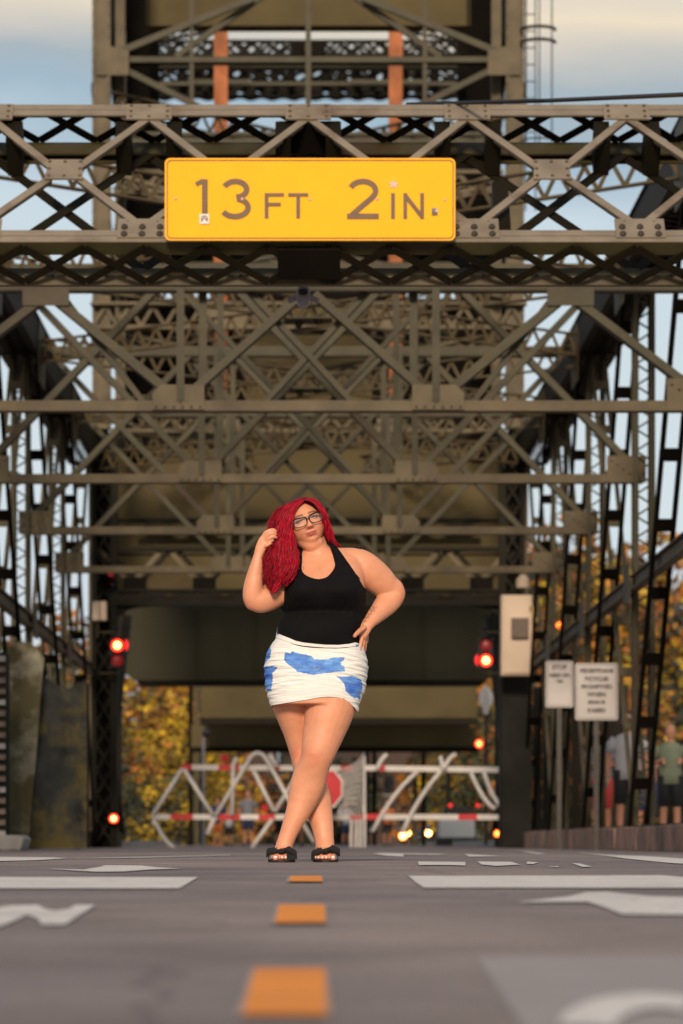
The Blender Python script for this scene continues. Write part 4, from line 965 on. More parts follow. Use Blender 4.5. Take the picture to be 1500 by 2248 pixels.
M['c_white'] = cl('white_cotton', (.42, .40, .42)); M['c_sage'] = cl('sage_cotton', (.19, .21, .14)); M['c_black'] = cl('black_cotton', (.012, .012, .014)); M['c_red'] = cl('red_cotton', (.4, .04, .03)); M['c_navy'] = cl('navy_cotton', (.03, .04, .09)); M['c_pink'] = cl('pink_cotton', (.5, .25, .22)); M['c_orange'] = cl('orange_cotton', (.5, .13, .03)); M['c_grey'] = cl('grey_cotton', (.2, .19, .2))
FWY = .13
def on_walk(o): o.location.z += .13
on_walk(skin_person(xx(1378, 50), 50, 1.72, M['c_white'], M['c_black'], M['skn'], M['hr'], 'man in a white shirt and cap behind the right truss', cap=M['c_grey']))
on_walk(skin_person(xx(1472, 45), 45, 1.42, M['c_sage'], M['c_black'], M['skn'], M['hr2'], 'person in a sage green shirt at the right edge', arms=1))
on_walk(skin_person(xx(1418, 60), 60, 1.72, M['c_pink'], M['c_navy'], M['skn2'], M['hr'], 'person in a pink shirt farther back on the right footway', face=-1))
on_walk(skin_person(xx(1320, 56), 56, 1.7, M['c_grey'], M['c_red'], M['skn2'], M['hr'], 'person with red shorts behind the steel posts on the right', arms=1))
skin_person(xx(478, 95), 95, 1.25, M['c_navy'], M['c_orange'], M['skn2'], M['hr'], 'child in orange shorts behind the left gate arm')
skin_person(xx(503, 97), 97, 1.05, M['c_white'], M['c_black'], M['skn'], M['hr2'], 'child in a white shirt behind the left gate arm', arms=1)
skin_person(xx(545, 99), 99, 1.5, M['c_grey'], M['c_navy'], M['skn'], M['hr'], 'adult in grey behind the left gate arm')
skin_person(xx(613, 90), 90, 1.1, M['c_black'], M['c_black'], M['skn2'], M['hr'], 'crouching figure in black near the left foot of the woman', arms=1)
skin_person(xx(652, 84), 84, 1.72, M['c_black'], M['c_black'], M['skn2'], M['hr'], 'person in black standing behind the crossed legs', arms=1)
skin_person(xx(850, 105), 105, 1.3, M['c_orange'], M['c_black'], M['skn2'], M['hr'], 'child in an orange shirt behind the right gate arm')
skin_person(xx(760, 100), 100, 1.2, M['c_white'], M['c_navy'], M['skn'], M['hr2'], 'child in white and navy behind the gate netting')
# footway railing on the right
rl = empty('footway_railing', (4.75, 40, 0), 'dark picket railing along the right footway', 'railing')
for z in (.25, 1.15):
    mb = MB(); mb.box((6.2, 58, z), (.05, 44, .05)); mb.build('rail', M['dark'], rl)
for k in range(110):
    mb = MB(); mb.box((6.2, 36.2 + k * .4, .7), (.025, .025, .86)); mb.build('picket', M['dark'], rl)
# operator's hut and dark timber screen behind the right leg
hut = empty('timber_screen', (4.6, 66, 0), 'dark timber fender screen beside the right tower leg', 'screen')
for k in range(12):
    mb = MB(); mb.box((3.72 + k * .17, 64.6 + .02 * (k % 2), 1.4 + random.uniform(-.1, .1)), (.155, .1, 2.8)); mb.build('plank', M['black_board'] if k % 3 else M['dark'], hut)

# ================================================================ bluff and autumn trees
M['camo1'] = mat('mottled_pale_tarpaulin', (.20, .18, .125), .9, .6, 3.5, .6, col2=(.08, .062, .024), thr=(.44, .54), detail=9); M['camo2'] = mat('mottled_dark_tarpaulin', (.030, .031, .028), .9, .7, 3.5, .6, col2=(.10, .075, .02), thr=(.50, .60), detail=9)
sc_ = empty('mottled_screen', P(105, 1862, 44), 'mottled pale and dark weathered sheet screening the foot of the left truss', 'screen')
def sheet(poly, Y, m, nm):
    g = MB(); n = len(poly); cx = sum(p[0] for p in poly) / n
    xs_ = [p[0] for p in poly]; x0, x1 = min(xs_), max(xs_)
    def fold(x, y): return .02 * math.sin(x * .06 + y * .02) + .012 * math.sin(x * .13 - y * .017)
    up = [p for p in poly[:len(poly) // 2]]; lo = [p for p in poly[len(poly) // 2:]][::-1]
    nx, ny = 26, 22; vs = []
    for d_ in (0, .06):
        for j in range(ny + 1):
            for i in range(nx + 1):
                u = i / nx; v = j / ny
                def at_(L_): return (np.interp(u, np.linspace(0, 1, len(L_)), [q[0] for q in L_]), np.interp(u, np.linspace(0, 1, len(L_)), [q[1] for q in L_]))
                a = at_(up); b = at_(lo); x = a[0] + (b[0] - a[0]) * v; y = a[1] + (b[1] - a[1]) * v; p = P(x, y, Y); vs.append((p.x, Y + fold(x, y) + d_, p.z))
    fs = []; N_ = (nx + 1) * (ny + 1)
    for d_ in (0, N_):
        for j in range(ny):
            for i in range(nx): a = d_ + j * (nx + 1) + i; fs.append((a, a + 1, a + nx + 2, a + nx + 1))
    g.add(vs, fs); g.build(nm, m, sc_, smooth=True)
sheet([(16, 1425), (40, 1408), (70, 1412), (97, 1445), (62, 1860), (50, 1860), (34, 1860), (16, 1860)], 44, M['camo1'], 'pale_sheet')
sheet([(94, 1480), (118, 1500), (150, 1512), (191, 1490), (191, 1862), (150, 1862), (110, 1862), (60, 1862)], 44.3, M['camo2'], 'dark_sheet')
for px in (16, 190):
    q = MB(); q.beam(P(px, 1862, 44.45), P(px, 1500, 44.45), .06, .06, (0, 1, 0)); q.build('screen_post', M['dark'], sc_)
sl_ = empty('slatted_cabinet', P(2, 1855, 42), 'dark slatted louvre cabinet at the left edge of the photo', 'cabinet')
boxpx(-60, 1432, 14, 1858, 42, .5, M['black_board'], 'cabinet_body', sl_)
for k in range(17): boxpx(-58, 1440 + k * 24, 12, 1452 + k * 24, 41.95, .045, M['brown'] if k % 4 else M['conc'], 'louvre_slat', sl_, .004)
# low brick buildings of the town beyond the span
M['brick'] = mat('dark_brick_front', (.06, .035, .025), .85, .3, .5); M['shop'] = mat('shop_window_dark', (.012, .014, .016), .15, .3, 1)
for k, (px0, px1, py, Y, lab) in enumerate(((445, 610, 1655, 255, 'dark brick building beyond the left gate arm'), (612, 800, 1640, 262, 'dark brick building hidden mostly behind her legs'), (802, 905, 1662, 250, 'dark brick building beyond the middle of the right gate arm'), (907, 1046, 1648, 258, 'dark brick building beyond the pale car'))):
    bd_ = empty('building', P((px0 + px1) / 2, 1850, Y), lab, 'building'); a = P(px0, 1855, Y); b = P(px1, py - 45, Y)
    q = MB(); q.box(((a.x + b.x) / 2, Y + 4, b.z / 2 - .8), (b.x - a.x - .1, 8, b.z + 1.6)); q.build('wall', M['brick'], bd_)
    n = max(2, int((px1 - px0) / 32))
    for i in range(n):
        for z0, h in ((1.0, 1.6), (3.4, 1.3)):
            if z0 + h > b.z: continue
            xc = a.x + (b.x - a.x) * (i + .5) / n; q = MB(); q.box((xc, Y - .03, z0 + h / 2), (.6, .1, h)); f = q.build('window', M['shop'], bd_); q = MB(); q.box((xc, Y - .05, z0 - .05), (.75, .16, .1)); q.build('sill', M['conc'], f)
    q = MB(); q.box(((a.x + b.x) / 2, Y - .1, b.z - .1), (b.x - a.x, .3, .25)); q.build('cornice', M['conc'], bd_)
def leafmat(nm, cols):
    m = bpy.data.materials.new(nm); m.use_nodes = True; t = m.node_tree; b = t.nodes['Principled BSDF']; b.inputs['Roughness'].default_value = .7
    g = t.nodes.new('ShaderNodeNewGeometry'); r = t.nodes.new('ShaderNodeValToRGB'); r.color_ramp.elements[0].color = cols[0] + (1,); r.color_ramp.elements[1].color = cols[-1] + (1,)
    for i, c in enumerate(cols[1:-1]): e_ = r.color_ramp.elements.new((i + 1) / (len(cols) - 1)); e_.color = c + (1,)
    t.links.new(g.outputs['Random Per Island'], r.inputs['Fac']); n = t.nodes.new('ShaderNodeTexNoise'); n.inputs['Scale'].default_value = .55; n.inputs['Detail'].default_value = 3; t.links.new(g.outputs['Position'], n.inputs['Vector'])
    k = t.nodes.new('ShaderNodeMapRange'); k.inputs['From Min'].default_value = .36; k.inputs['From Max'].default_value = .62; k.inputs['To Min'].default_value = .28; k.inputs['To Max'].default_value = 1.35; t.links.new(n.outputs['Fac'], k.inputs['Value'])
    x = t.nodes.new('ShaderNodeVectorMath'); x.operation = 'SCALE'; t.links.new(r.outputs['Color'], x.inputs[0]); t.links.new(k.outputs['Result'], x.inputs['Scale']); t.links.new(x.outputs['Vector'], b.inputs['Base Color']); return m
LM = {'yellow': leafmat('yellow_leaves', [(.13, .10, .008), (.36, .22, .008), (.55, .34, .01)]), 'orange': leafmat('orange_leaves', [(.12, .045, .008), (.34, .11, .01), (.40, .18, .015)]),
      'green': leafmat('green_leaves', [(.02, .03, .012), (.045, .055, .018), (.09, .085, .02)]), 'dark': leafmat('dark_leaves', [(.015, .02, .015), (.03, .035, .02), (.05, .045, .025)])}
M['bark'] = mat('bark', (.05, .04, .03), .9, .3, 3)
def crown_mesh(seed, mt, nleaf=1500):
    rng = np.random.RandomState(seed); mb_v = []; mb_f = []
    cl_ = [(rng.uniform(-.34, .34), rng.uniform(-.34, .34), rng.uniform(.32, .9), rng.uniform(.11, .22)) for _ in range(20)]
    for k in range(nleaf):
        c = cl_[rng.randint(len(cl_))]; d = rng.randn(3); d /= np.linalg.norm(d); p = np.array(c[:3]) + d * c[3] * rng.uniform(.55, 1.05)
        u = rng.randn(3); u /= np.linalg.norm(u); v = np.cross(u, rng.randn(3)); v /= np.linalg.norm(v); s = rng.uniform(.014, .03)
        n = len(mb_v); mb_v += [tuple(p - u * s), tuple(p + v * s * .6), tuple(p + u * s), tuple(p - v * s * .6)]; mb_f.append((n, n + 1, n + 2, n + 3))
    me = bpy.data.meshes.new('crown'); me.from_pydata(mb_v, [], mb_f); me.materials.append(mt); me.update(); return me
def trunk_mesh(seed):
    rng = np.random.RandomState(seed); mb = MB(); mb.tube([(0, 0, 0), (.01, 0, .25), (.0, .01, .6), (.02, 0, .85)], [.028, .02, .013, .004], 7)
    for k in range(7):
        a = rng.uniform(0, 6.28); z = rng.uniform(.25, .6); r = rng.uniform(.18, .3); mb.tube([(0, 0, z), (r * .5 * math.cos(a), r * .5 * math.sin(a), z + .1), (r * math.cos(a), r * math.sin(a), z + .25)], [.011, .008, .003], 5)
    me = bpy.data.meshes.new('trunk'); me.from_pydata(mb.v, [], mb.f); me.materials.append(M['bark']); me.update(); return me
CM = {(c, s): crown_mesh(s * 7 + i, LM[c]) for i, c in enumerate(LM) for s in (1, 2)}; TM = [trunk_mesh(1), trunk_mesh(2)]
CW = {'yellow': 'yellow', 'orange': 'rusty orange', 'green': 'still green', 'dark': 'dark evergreen looking'}
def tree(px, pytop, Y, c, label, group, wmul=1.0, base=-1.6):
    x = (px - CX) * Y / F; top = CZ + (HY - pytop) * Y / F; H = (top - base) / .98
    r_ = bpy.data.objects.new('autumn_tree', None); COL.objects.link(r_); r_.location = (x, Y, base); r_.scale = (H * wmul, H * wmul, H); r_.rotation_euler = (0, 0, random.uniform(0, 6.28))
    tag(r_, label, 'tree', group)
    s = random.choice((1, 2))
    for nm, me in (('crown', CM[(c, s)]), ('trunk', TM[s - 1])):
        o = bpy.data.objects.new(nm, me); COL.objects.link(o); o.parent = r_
rt = random.Random(11)
GL = 'autumn trees seen through the left opening of the tower'; GR = 'autumn trees behind the right truss'; GB = 'dark trees left of the tower'; GM = 'trees closing the gap beyond the bridge'
for px, py, Y, c in ((300, 1560, 130, 'yellow'), (335, 1590, 124, 'yellow'), (275, 1640, 120, 'orange'), (385, 1520, 150, 'orange'), (305, 1470, 185, 'orange'), (345, 1480, 175, 'yellow'), (395, 1600, 128, 'yellow'), (360, 1680, 116, 'green'), (310, 1740, 112, 'dark'), (270, 1480, 200, 'green'), (408, 1500, 190, 'orange'), (385, 1710, 112, 'yellow')):
    tree(px, py, Y, c, CW[c] + ' autumn tree seen through the left opening of the tower', GL + ', ' + CW[c], 1.1)
for px, py, Y, c in ((150, 1660, 120, 'dark'), (175, 1380, 190, 'green'), (145, 1370, 210, 'orange'), (110, 1700, 118, 'dark'), (182, 1640, 112, 'green'), (-25, 1430, 190, 'dark'), (130, 1760, 108, 'yellow'), (190, 1460, 175, 'green')):
    tree(px, py, Y, c, CW[c] + ' tree in the dark clump left of the tower', GB + ', ' + CW[c], 1.1)
for k in range(34):
    c = rt.choice(['orange', 'dark', 'green', 'yellow', 'dark', 'green', 'orange']); row = k % 3
    px = 1170 + rt.random() * 380; Y = (190, 140, 115)[row] + rt.random() * 15; py = (1215, 1330, 1480)[row] + rt.uniform(-25, 50) - (px - 1170) * (.02, 0, 0)[row]
    tree(px, py, Y, c, CW[c] + ' tree on the slope behind the right truss', GR + ', ' + CW[c], .95)
for px, py, Y, c in ((1060, 1480, 150, 'orange'), (1085, 1500, 140, 'orange'), (1065, 1560, 130, 'yellow'), (1092, 1600, 125, 'orange'), (1110, 1650, 120, 'green')):
    tree(px, py, Y, c, CW[c] + ' tree beside the globe lamp', 'trees beside the globe lamp, ' + CW[c], .8)
for k in range(14):
    c = rt.choice(['green', 'dark', 'dark']); px = 430 + k * 50; tree(px, 1640 + rt.uniform(0, 50), 250 + rt.random() * 30, c, CW[c] + ' tree far beyond the gates', GM + ', ' + CW[c], 1.2)
# hillside carrying the right slope
mb = MB(); mb.add([(14, 230, -1.6), (70, 230, -1.6), (70, 330, 14), (14, 330, 12)], [(0, 1, 2, 3)]); mb.add([(70, 230, -1.6), (140, 260, 8), (140, 330, 18), (70, 330, 14)], [(0, 1, 2, 3)])
tag(mb.build('hill', M['grass']), kind='structure')
# ================================================================ the woman
WY = 16.8; WS = F / WY
def W(px, py, dy=0.0): return Vector(((px - CX) / WS, WY + dy, CZ + (HY - py) / WS))
woman = empty('person', (0, WY, 0), 'woman with long crimson hair, glasses, black halter top and blue patterned white mini skirt', 'person')
def catmull(pts, n=6):
    pts = np.array(pts, float); o = []
    for i in range(len(pts) - 1):
        p0 = pts[max(i - 1, 0)]; p1 = pts[i]; p2 = pts[i + 1]; p3 = pts[min(i + 2, len(pts) - 1)]
        for t in np.arange(n) / n:
            o.append(.5 * ((2 * p1) + (-p0 + p2) * t + (2 * p0 - 5 * p1 + 4 * p2 - p3) * t * t + (-p0 + 3 * p1 - 3 * p2 + p3) * t ** 3))
    o.append(pts[-1]); return np.array(o)
def limb(mb, rows, n=22, sub=6, face=(0, 1, 0), cap=True):
    """rows: (px, py, dy, half width in photo px, half depth in m)"""
    q = catmull(rows, sub); C = np.array([tuple(W(r[0], r[1], r[2])) for r in q]); rw = np.maximum(q[:, 3], .5) / WS; rd = np.maximum(q[:, 4], .001)
    Fv = np.array(face, float); m = len(C)
    T = np.gradient(C, axis=0); T /= np.linalg.norm(T, axis=1)[:, None] + 1e-9
    rings = []
    def ring(c, t, a, b):
        f = Fv - t * t.dot(Fv); f /= np.linalg.norm(f) + 1e-9; s = np.cross(t, f)
        return [tuple(c + s * a * math.cos(2 * math.pi * k / n) + f * b * math.sin(2 * math.pi * k / n)) for k in range(n)]
    if cap:
        for a in (8, 35, 62): rings.append(ring(C[0] - T[0] * min(rw[0], rd[0]) * .8 * math.cos(R(a)), T[0], rw[0] * math.sin(R(a)), rd[0] * math.sin(R(a))))
    for i in range(m): rings.append(ring(C[i], T[i], rw[i], rd[i]))
    if cap:
        for a in (62, 35, 8): rings.append(ring(C[-1] + T[-1] * min(rw[-1], rd[-1]) * .8 * math.cos(R(a)), T[-1], rw[-1] * math.sin(R(a)), rd[-1] * math.sin(R(a))))
    vs = [v for r_ in rings for v in r_]; fs = []
    for i in range(len(rings) - 1):
        for k in range(n): fs.append((i * n + k, i * n + (k + 1) % n, (i + 1) * n + (k + 1) % n, (i + 1) * n + k))
    fs.append(tuple(range(n))[::-1]); fs.append(tuple((len(rings) - 1) * n + k for k in range(n))); mb.add(vs, fs)

# ---- torso: rings read off the silhouette (py, left px, right px, half depth)
TR = [(1203, 672, 742, .055, .03), (1212, 655, 772, .075, .03), (1224, 642, 790, .095, .025), (1240, 632, 799, .112, .02), (1258, 626, 801, .125, .012), (1278, 622, 802, .135, .005), (1298, 619.5, 801, .14, 0), (1318, 617.5, 800, .14, 0),
      (1335, 619, 798.5, .136, 0), (1345, 627, 797, .132, 0), (1351, 626.5, 796, .133, 0), (1358, 619, 795, .138, 0), (1366, 615.5, 794, .142, 0), (1380, 613, 790, .15, 0), (1396, 612, 787, .155, 0), (1411, 603, 791, .158, .0), (1427, 594, 797, .162, .005), (1443, 588, 801.5, .166, .008), (1460, 586, 804, .168, .01),
      (1480, 586, 803, .168, .012), (1500, 586.5, 800, .165, .012), (1518, 589, 796, .16, .01), (1535, 593, 790, .152, .008), (1550, 597, 784, .145, .0)]
TRa = np.array(TR, float)
def tring(py):
    return [np.interp(py, TRa[:, 0], TRa[:, i]) for i in (1, 2, 3, 4)]
def torso_pt(py, th, grow=0.0):
    """point of the torso surface; th=0 right side in the photo, th=90 towards the camera"""
    xl, xr, dp, dy = tring(py); c = (xl + xr) / 2; hw = (xr - xl) / 2
    ct, st = math.cos(th), math.sin(th); e = 2 / 2.35
    ux = math.copysign(abs(ct) ** e, ct); uy = math.copysign(abs(st) ** e, st)
    px = c + hw * ux; d = dp * uy
    if st > 0:
        f = min(1, st * 1.6)
        for bc in (659, 753):
            r2 = ((px - bc) / 41.0) ** 2; v = (py - 1302) / (36.0 if py < 1302 else 27.0)
            d += .072 * math.exp(-r2 - v * v) * f
        d += .030 * math.exp(-((px - 704) / 62) ** 2 - ((py - 1388) / 30) ** 2) * f
        d -= .016 * math.exp(-((px - 706) / 70) ** 2 - ((py - 1345) / 10) ** 2) * f
        d -= .02 * math.exp(-((px - 700) / 30) ** 2 - ((py - 1236) / 22) ** 2) * f
    p = W(px, py, dy - d)
    if grow:
        p.x += grow * ux; p.y -= grow * uy * (1 if True else 0)
    return p, px
body = MB()
nt_, nr_ = 120, 110; pys = np.linspace(1203, 1548, nr_); vs = []; fs = []
for py in pys:
    for k in range(nt_): vs.append(tuple(torso_pt(py, 2 * math.pi * k / nt_)[0]))
for i in range(nr_ - 1):
    for k in range(nt_): fs.append((i * nt_ + k, i * nt_ + (k + 1) % nt_, (i + 1) * nt_ + (k + 1) % nt_, (i + 1) * nt_ + k))
fs.append(tuple(range(nt_))[::-1]); fs.append(tuple((nr_ - 1) * nt_ + k for k in range(nt_))); body.add(vs, fs)
# neck
limb(body, [(684, 1172, .025, 25, .052), (690, 1190, .02, 25.5, .054), (696, 1208, .015, 27, .058), (701, 1226, .012, 33, .065), (704, 1245, .012, 42, .075)])
# shoulder slopes
limb(body, [(712, 1212, .03, 16, .05), (742, 1218, .03, 17, .06), (775, 1224, .03, 23, .062), (797, 1236, .03, 29, .064)], cap=True)
limb(body, [(690, 1214, .03, 14, .05), (665, 1226, .03, 16, .055), (648, 1245, .02, 24, .06)], cap=True)
# collar bones
limb(body, [(706, 1243, -.052, 2.5, .006), (735, 1229, -.050, 3, .008), (760, 1222, -.03, 3, .006)], n=10)
limb(body, [(694, 1245, -.052, 2.5, .006), (668, 1234, -.045, 3, .008)], n=10)
# her left arm (right in the photo): hand on the hip
limb(body, [(787, 1234, .03, 33, .066), (801, 1245, .035, 35.5, .068), (819, 1259, .05, 35.5, .068), (836, 1273, .065, 33.5, .064), (851, 1286, .08, 30, .058), (864, 1294, .088, 27, .052), (869, 1299, .09, 24, .048)])
limb(body, [(868, 1296, .09, 25, .05), (862, 1309, .082, 26, .052), (848, 1325, .06, 26, .05), (834, 1341, .03, 22, .044), (821, 1355, -.0, 18, .036), (811, 1367, -.025, 14.5, .028), (806, 1374, -.04, 13.5, .024)])
limb(body, [(808, 1368, -.03, 13, .024), (802, 1380, -.045, 13.5, .020), (797, 1391, -.05, 12.5, .018), (794, 1399, -.05, 10.5, .016)])
for rows in ([(800, 1379, -.075, 6, .013), (790, 1387, -.105, 5.6, .012), (783, 1394, -.130, 5, .011), (777.5, 1400.5, -.146, 4.2, .009)],          # thumb
             [(795, 1396, -.06, 5, .010), (792.5, 1410, -.07, 4.6, .010), (790, 1424, -.075, 4, .009), (788.5, 1438, -.07, 3, .007)],                # index
             [(799, 1396, -.04, 5, .010), (797.5, 1411, -.045, 4.6, .010), (796.5, 1426, -.035, 4, .009), (796, 1438, -.02, 3, .007)],
             [(803, 1392, -.02, 4.6, .010), (802, 1406, -.02, 4.4, .009), (802, 1419, -.005, 3.8, .008), (801, 1430, .012, 3, .006)],
             [(806, 1388, .0, 4, .009), (806, 1400, .005, 3.8, .008), (806, 1410, .02, 3, .007)]):
    limb(body, rows, n=12, sub=4)
# her right arm (left in the photo): elbow low, hand in the hair
limb(body, [(648, 1254, .0, 30, .062), (632, 1278, -.02, 33, .064), (614, 1298, -.05, 31, .060), (594, 1313, -.08, 29.5, .056), (575, 1321, -.10, 28, .052), (563, 1322, -.11, 26, .048)])
limb(body, [(563, 1324, -.11, 25.5, .046), (557, 1312, -.115, 23.5, .046), (557, 1292, -.12, 21.5, .044), (560, 1270, -.125, 18.5, .037), (563.5, 1250, -.13, 15, .030), (567, 1232, -.13, 12.2, .024), (570, 1222, -.13, 11.6, .021)])
limb(body, [(569, 1225, -.13, 11.5, .021), (574, 1210, -.13, 12.8, .019), (580, 1196, -.13, 13.5, .018), (586, 1186, -.13, 12, .016)])
for rows in ([(578, 1186, -.13, 5, .011), (584, 1176, -.138, 4.8, .011), (593, 1171, -.145, 4.5, .010), (602, 1169.5, -.14, 4, .009), (607, 1172, -.13, 3, .007)],
             [(584, 1188, -.14, 5, .011), (591, 1180, -.148, 4.8, .011), (599, 1176.5, -.15, 4.4, .010), (606, 1178, -.14, 3.6, .008)],
             [(588, 1192, -.14, 4.6, .011), (595, 1186.5, -.148, 4.4, .010), (601, 1184, -.148, 4, .009), (607, 1186, -.138, 3, .008)],
             [(589, 1198, -.135, 4.2, .010), (595, 1193, -.142, 4, .009), (600, 1192, -.14, 3.2, .008)],
             [(583, 1204, -.14, 5, .011), (590, 1202, -.15, 4.4, .010), (596, 1198, -.15, 3.6, .008)]):
    limb(body, rows, n=12, sub=4)
# front leg (her left), crossing to the left foot in the photo
limb(body, [(742, 1470, .0, 50, .125), (736, 1510, -.01, 54, .125), (729, 1545, -.02, 53.5, .12), (720, 1575, -.03, 52, .112), (712, 1604, -.038, 47, .102), (704, 1632, -.05, 42, .092), (699, 1652, -.058, 38, .084), (694, 1668, -.056, 35, .076), (688, 1686, -.045, 35.5, .070), (681, 1705, -.03, 38, .072), (673, 1731, -.02, 37.5, .074),
            (663, 1760, -.02, 32, .068), (654, 1783, -.028, 27, .060), (645, 1803, -.035, 23.5, .052), (637, 1822, -.04, 20.5, .046), (629.5, 1842, -.045, 19, .043), (624, 1858, -.048, 19, .045), (621, 1872, -.055, 19, .055)])
# kneecap
limb(body, [(695, 1640, -.118, 12, .016), (693, 1656, -.122, 14, .018), (691, 1672, -.108, 11, .014)], n=14)
# rear leg (her right)
limb(body, [(640, 1470, .03, 46, .12), (641, 1510, .05, 47, .12), (645, 1550, .075, 46, .11), (650, 1580, .092, 39, .10), (655, 1606, .105, 33.5, .092), (659, 1632, .112, 29, .084), (663, 1655, .112, 26, .076), (668, 1678, .105, 26, .07), (678, 1705, .09, 30, .072), (688, 1735, .09, 34, .074), (696, 1762, .085, 33, .07),
            (703, 1790, .075, 28.5, .06), (708, 1812, .065, 25, .052), (711, 1832, .05, 22.5, .046), (713, 1848, .04, 21, .044), (714, 1862, .03, 21.5, .05)])
# feet
def foot(cx, py, dy, lean, toes):
    limb(body, [(cx, py - 6, dy + .05, 17, .020), (cx + lean * .4, py - 7, dy + 0.0, 18, .022), (cx + lean, py - 6, dy - .06, 20, .019), (cx + lean * 1.4, py - 5, dy - .10, 21, .014)], n=16, face=(0, 0, 1)) if False else None
    mb = MB(); rows = []
    for (ox, oz, d, hw, hh) in ((-.3, .040, .075, 14, .030), (0, .046, .03, 17, .036), (.2, .046, -.02, 17.5, .036), (.6, .036, -.07, 19, .028), (1, .024, -.115, 21, .016)):
        rows.append((Vector(((cx + lean * ox - CX) / WS, WY + dy + d, oz)), hw / WS, hh))
    n = 18; rings = []
    for c, a, b in [(rows[0][0] + Vector((0, .02, 0)), rows[0][1] * .4, rows[0][2] * .4)] + rows + [(rows[-1][0] - Vector((0, .012, 0)), rows[-1][1] * .6, rows[-1][2] * .6)]:
        rings.append([tuple(c + Vector((a * math.cos(2 * math.pi * k / n), 0, b * math.sin(2 * math.pi * k / n)))) for k in range(n)])
    vs = [v for r_ in rings for v in r_]; fs = []
    for i in range(len(rings) - 1):
        for k in range(n): fs.append((i * n + k, i * n + (k + 1) % n, (i + 1) * n + (k + 1) % n, (i + 1) * n + k))
    fs.append(tuple(range(n))[::-1]); fs.append(tuple((len(rings) - 1) * n + k for k in range(n))); body.add(vs, fs)
    nails = []
    for (tx, r, ln) in toes:
        x = (tx - CX) / WS; y0 = WY + dy - .105; q = MB()
        q.tube([(x, y0 + .02, .026), (x, y0 - .004, .027), (x, y0 - ln * .6, .0225), (x, y0 - ln, .019), (x, y0 - ln - r * .5, .0175)], [r * .9, r, r * .95, r * .92, r * .55], 12); body.add(q.v, q.f)
        nails.append((x, y0 - ln - .001, .0245, r))
    return nails
nails = foot(617, 1888, -.05, -1, [(606, .0145, .032), (620, .0088, .030), (628.5, .0082, .026), (636, .0075, .02)])
nails += foot(715, 1884, .03, 0, [(731, .0145, .032), (716.5, .0088, .030), (707.5, .0085, .027), (699, .008, .022), (692, .0072, .014)])

# ---- head
HC = W(671, 1152, -.005); HR = Matrix.Rotation(R(-17), 3, 'Y') @ Matrix.Rotation(R(0), 3, 'X')   # roll: crown towards the photo's left
yaw, pitch = R(8), R(1)
def hframe():
    # local axes: u right in the photo, v up, w out of the face towards the camera
    u = Vector((1, 0, 0)); v = Vector((0, 0, 1)); w_ = Vector((0, -1, 0))
    rz = Matrix.Rotation(yaw, 3, 'Z'); rx = Matrix.Rotation(-pitch, 3, 'X'); ry = Matrix.Rotation(R(-18.5), 3, 'Y')
    m = ry @ rz @ rx; return m @ u, m @ v, m @ w_
HU, HV, HWv = hframe()
def H(u, v, w_): return HC + HU * (u * 1.08) + HV * v + HWv * (w_ * 1.04)
def gs(x, s): return math.exp(-(x / s) ** 2)
def head_w(u, v, w_):
    """relief added to the front of the head"""
    d = 0.0
    nose = 0
    if -.034 < v < .022: t = (.022 - v) / .056; nose = .021 * min(1, t * 1.25) ** 1.3 * (1 if v > -.024 else max(0, (v + .034) / .010)); d += 1.22 * nose * gs(u, .0085 + .006 * t)
    d += .006 * (gs(u - .0115, .006) + gs(u + .0115, .006)) * gs(v + .022, .008)
    d += .0055 * gs(v - .031, .009) * gs(u, .05)
    d -= .0090 * (gs(u - .032, .015) + gs(u + .032, .015)) * gs(v - .012, .012)
    d += .0070 * (gs(u - .047, .020) + gs(u + .047, .020)) * gs(v + .026, .022)
    d += .0090 * gs(u, .021) * (gs(v + .0475, .0045) * (1 - .25 * gs(u, .004)) + 1.1 * gs(v + .0575, .005))
    d -= .0035 * gs(u, .018) * gs(v + .0522, .0017)
    d -= .0025 * gs(u, .004) * gs(v + .040, .004)
    d -= .004 * gs(u, .022) * gs(v + .068, .005)
    d += .009 * gs(u, .022) * gs(v + .088, .014)
    d -= .003 * gs(abs(u) - .027, .005) * gs(v + .053, .008)
    return d
def head_pt(th, ph, grow=0.0):
    """th from the crown down, ph around, ph=0 to the front"""
    du = math.sin(th) * math.sin(ph); dv = math.cos(th); dw = math.sin(th) * math.cos(ph)
    u, v, w_ = .0755 * du, .110 * dv, .093 * dw
    if v < 0:
        t = -v / .110; u *= 1 + .10 * math.sin(min(1, t * 1.35) * math.pi) * .6 - .20 * max(0, t - .45) / .55
        w_ *= 1 - .10 * t * (1 if dw > 0 else 2.2)
    else:
        u *= 1 + .03 * math.sin(v / .11 * math.pi)
    if dw > 0: w_ = w_ * .985 + .003; w_ += head_w(u, v, w_) * min(1, dw * 1.8)
    l = 1 + grow / .09
    return H(u * l, v * l, w_ * l)
nth, nph = 150, 200; vs = [tuple(head_pt(0, 0))]; fs = []
for i in range(1, nth):
    for k in range(nph): vs.append(tuple(head_pt(math.pi * i / nth, 2 * math.pi * k / nph)))
vs.append(tuple(head_pt(math.pi, 0)))
for k in range(nph): fs.append((0, 1 + (k + 1) % nph, 1 + k)); fs.append((len(vs) - 1, 1 + (nth - 2) * nph + k, 1 + (nth - 2) * nph + (k + 1) % nph))
for i in range(nth - 2):
    for k in range(nph): a = 1 + i * nph + k; b = 1 + i * nph + (k + 1) % nph; fs.append((a, b, b + nph, a + nph))
body.add(vs, fs)
# chin and jaw softness under the face
limb(body, [(666, 1190, -.0, 14, .05), (684, 1198, -.014, 17, .048), (698, 1192, -.0, 12, .045)], n=18)
# ears
for s in (-1, 1):
    q = MB(); q.sphere(H(s * .076, .0, -.005), .026, 12, 8, (.35, .55, 1)); body.add(q.v, q.f)

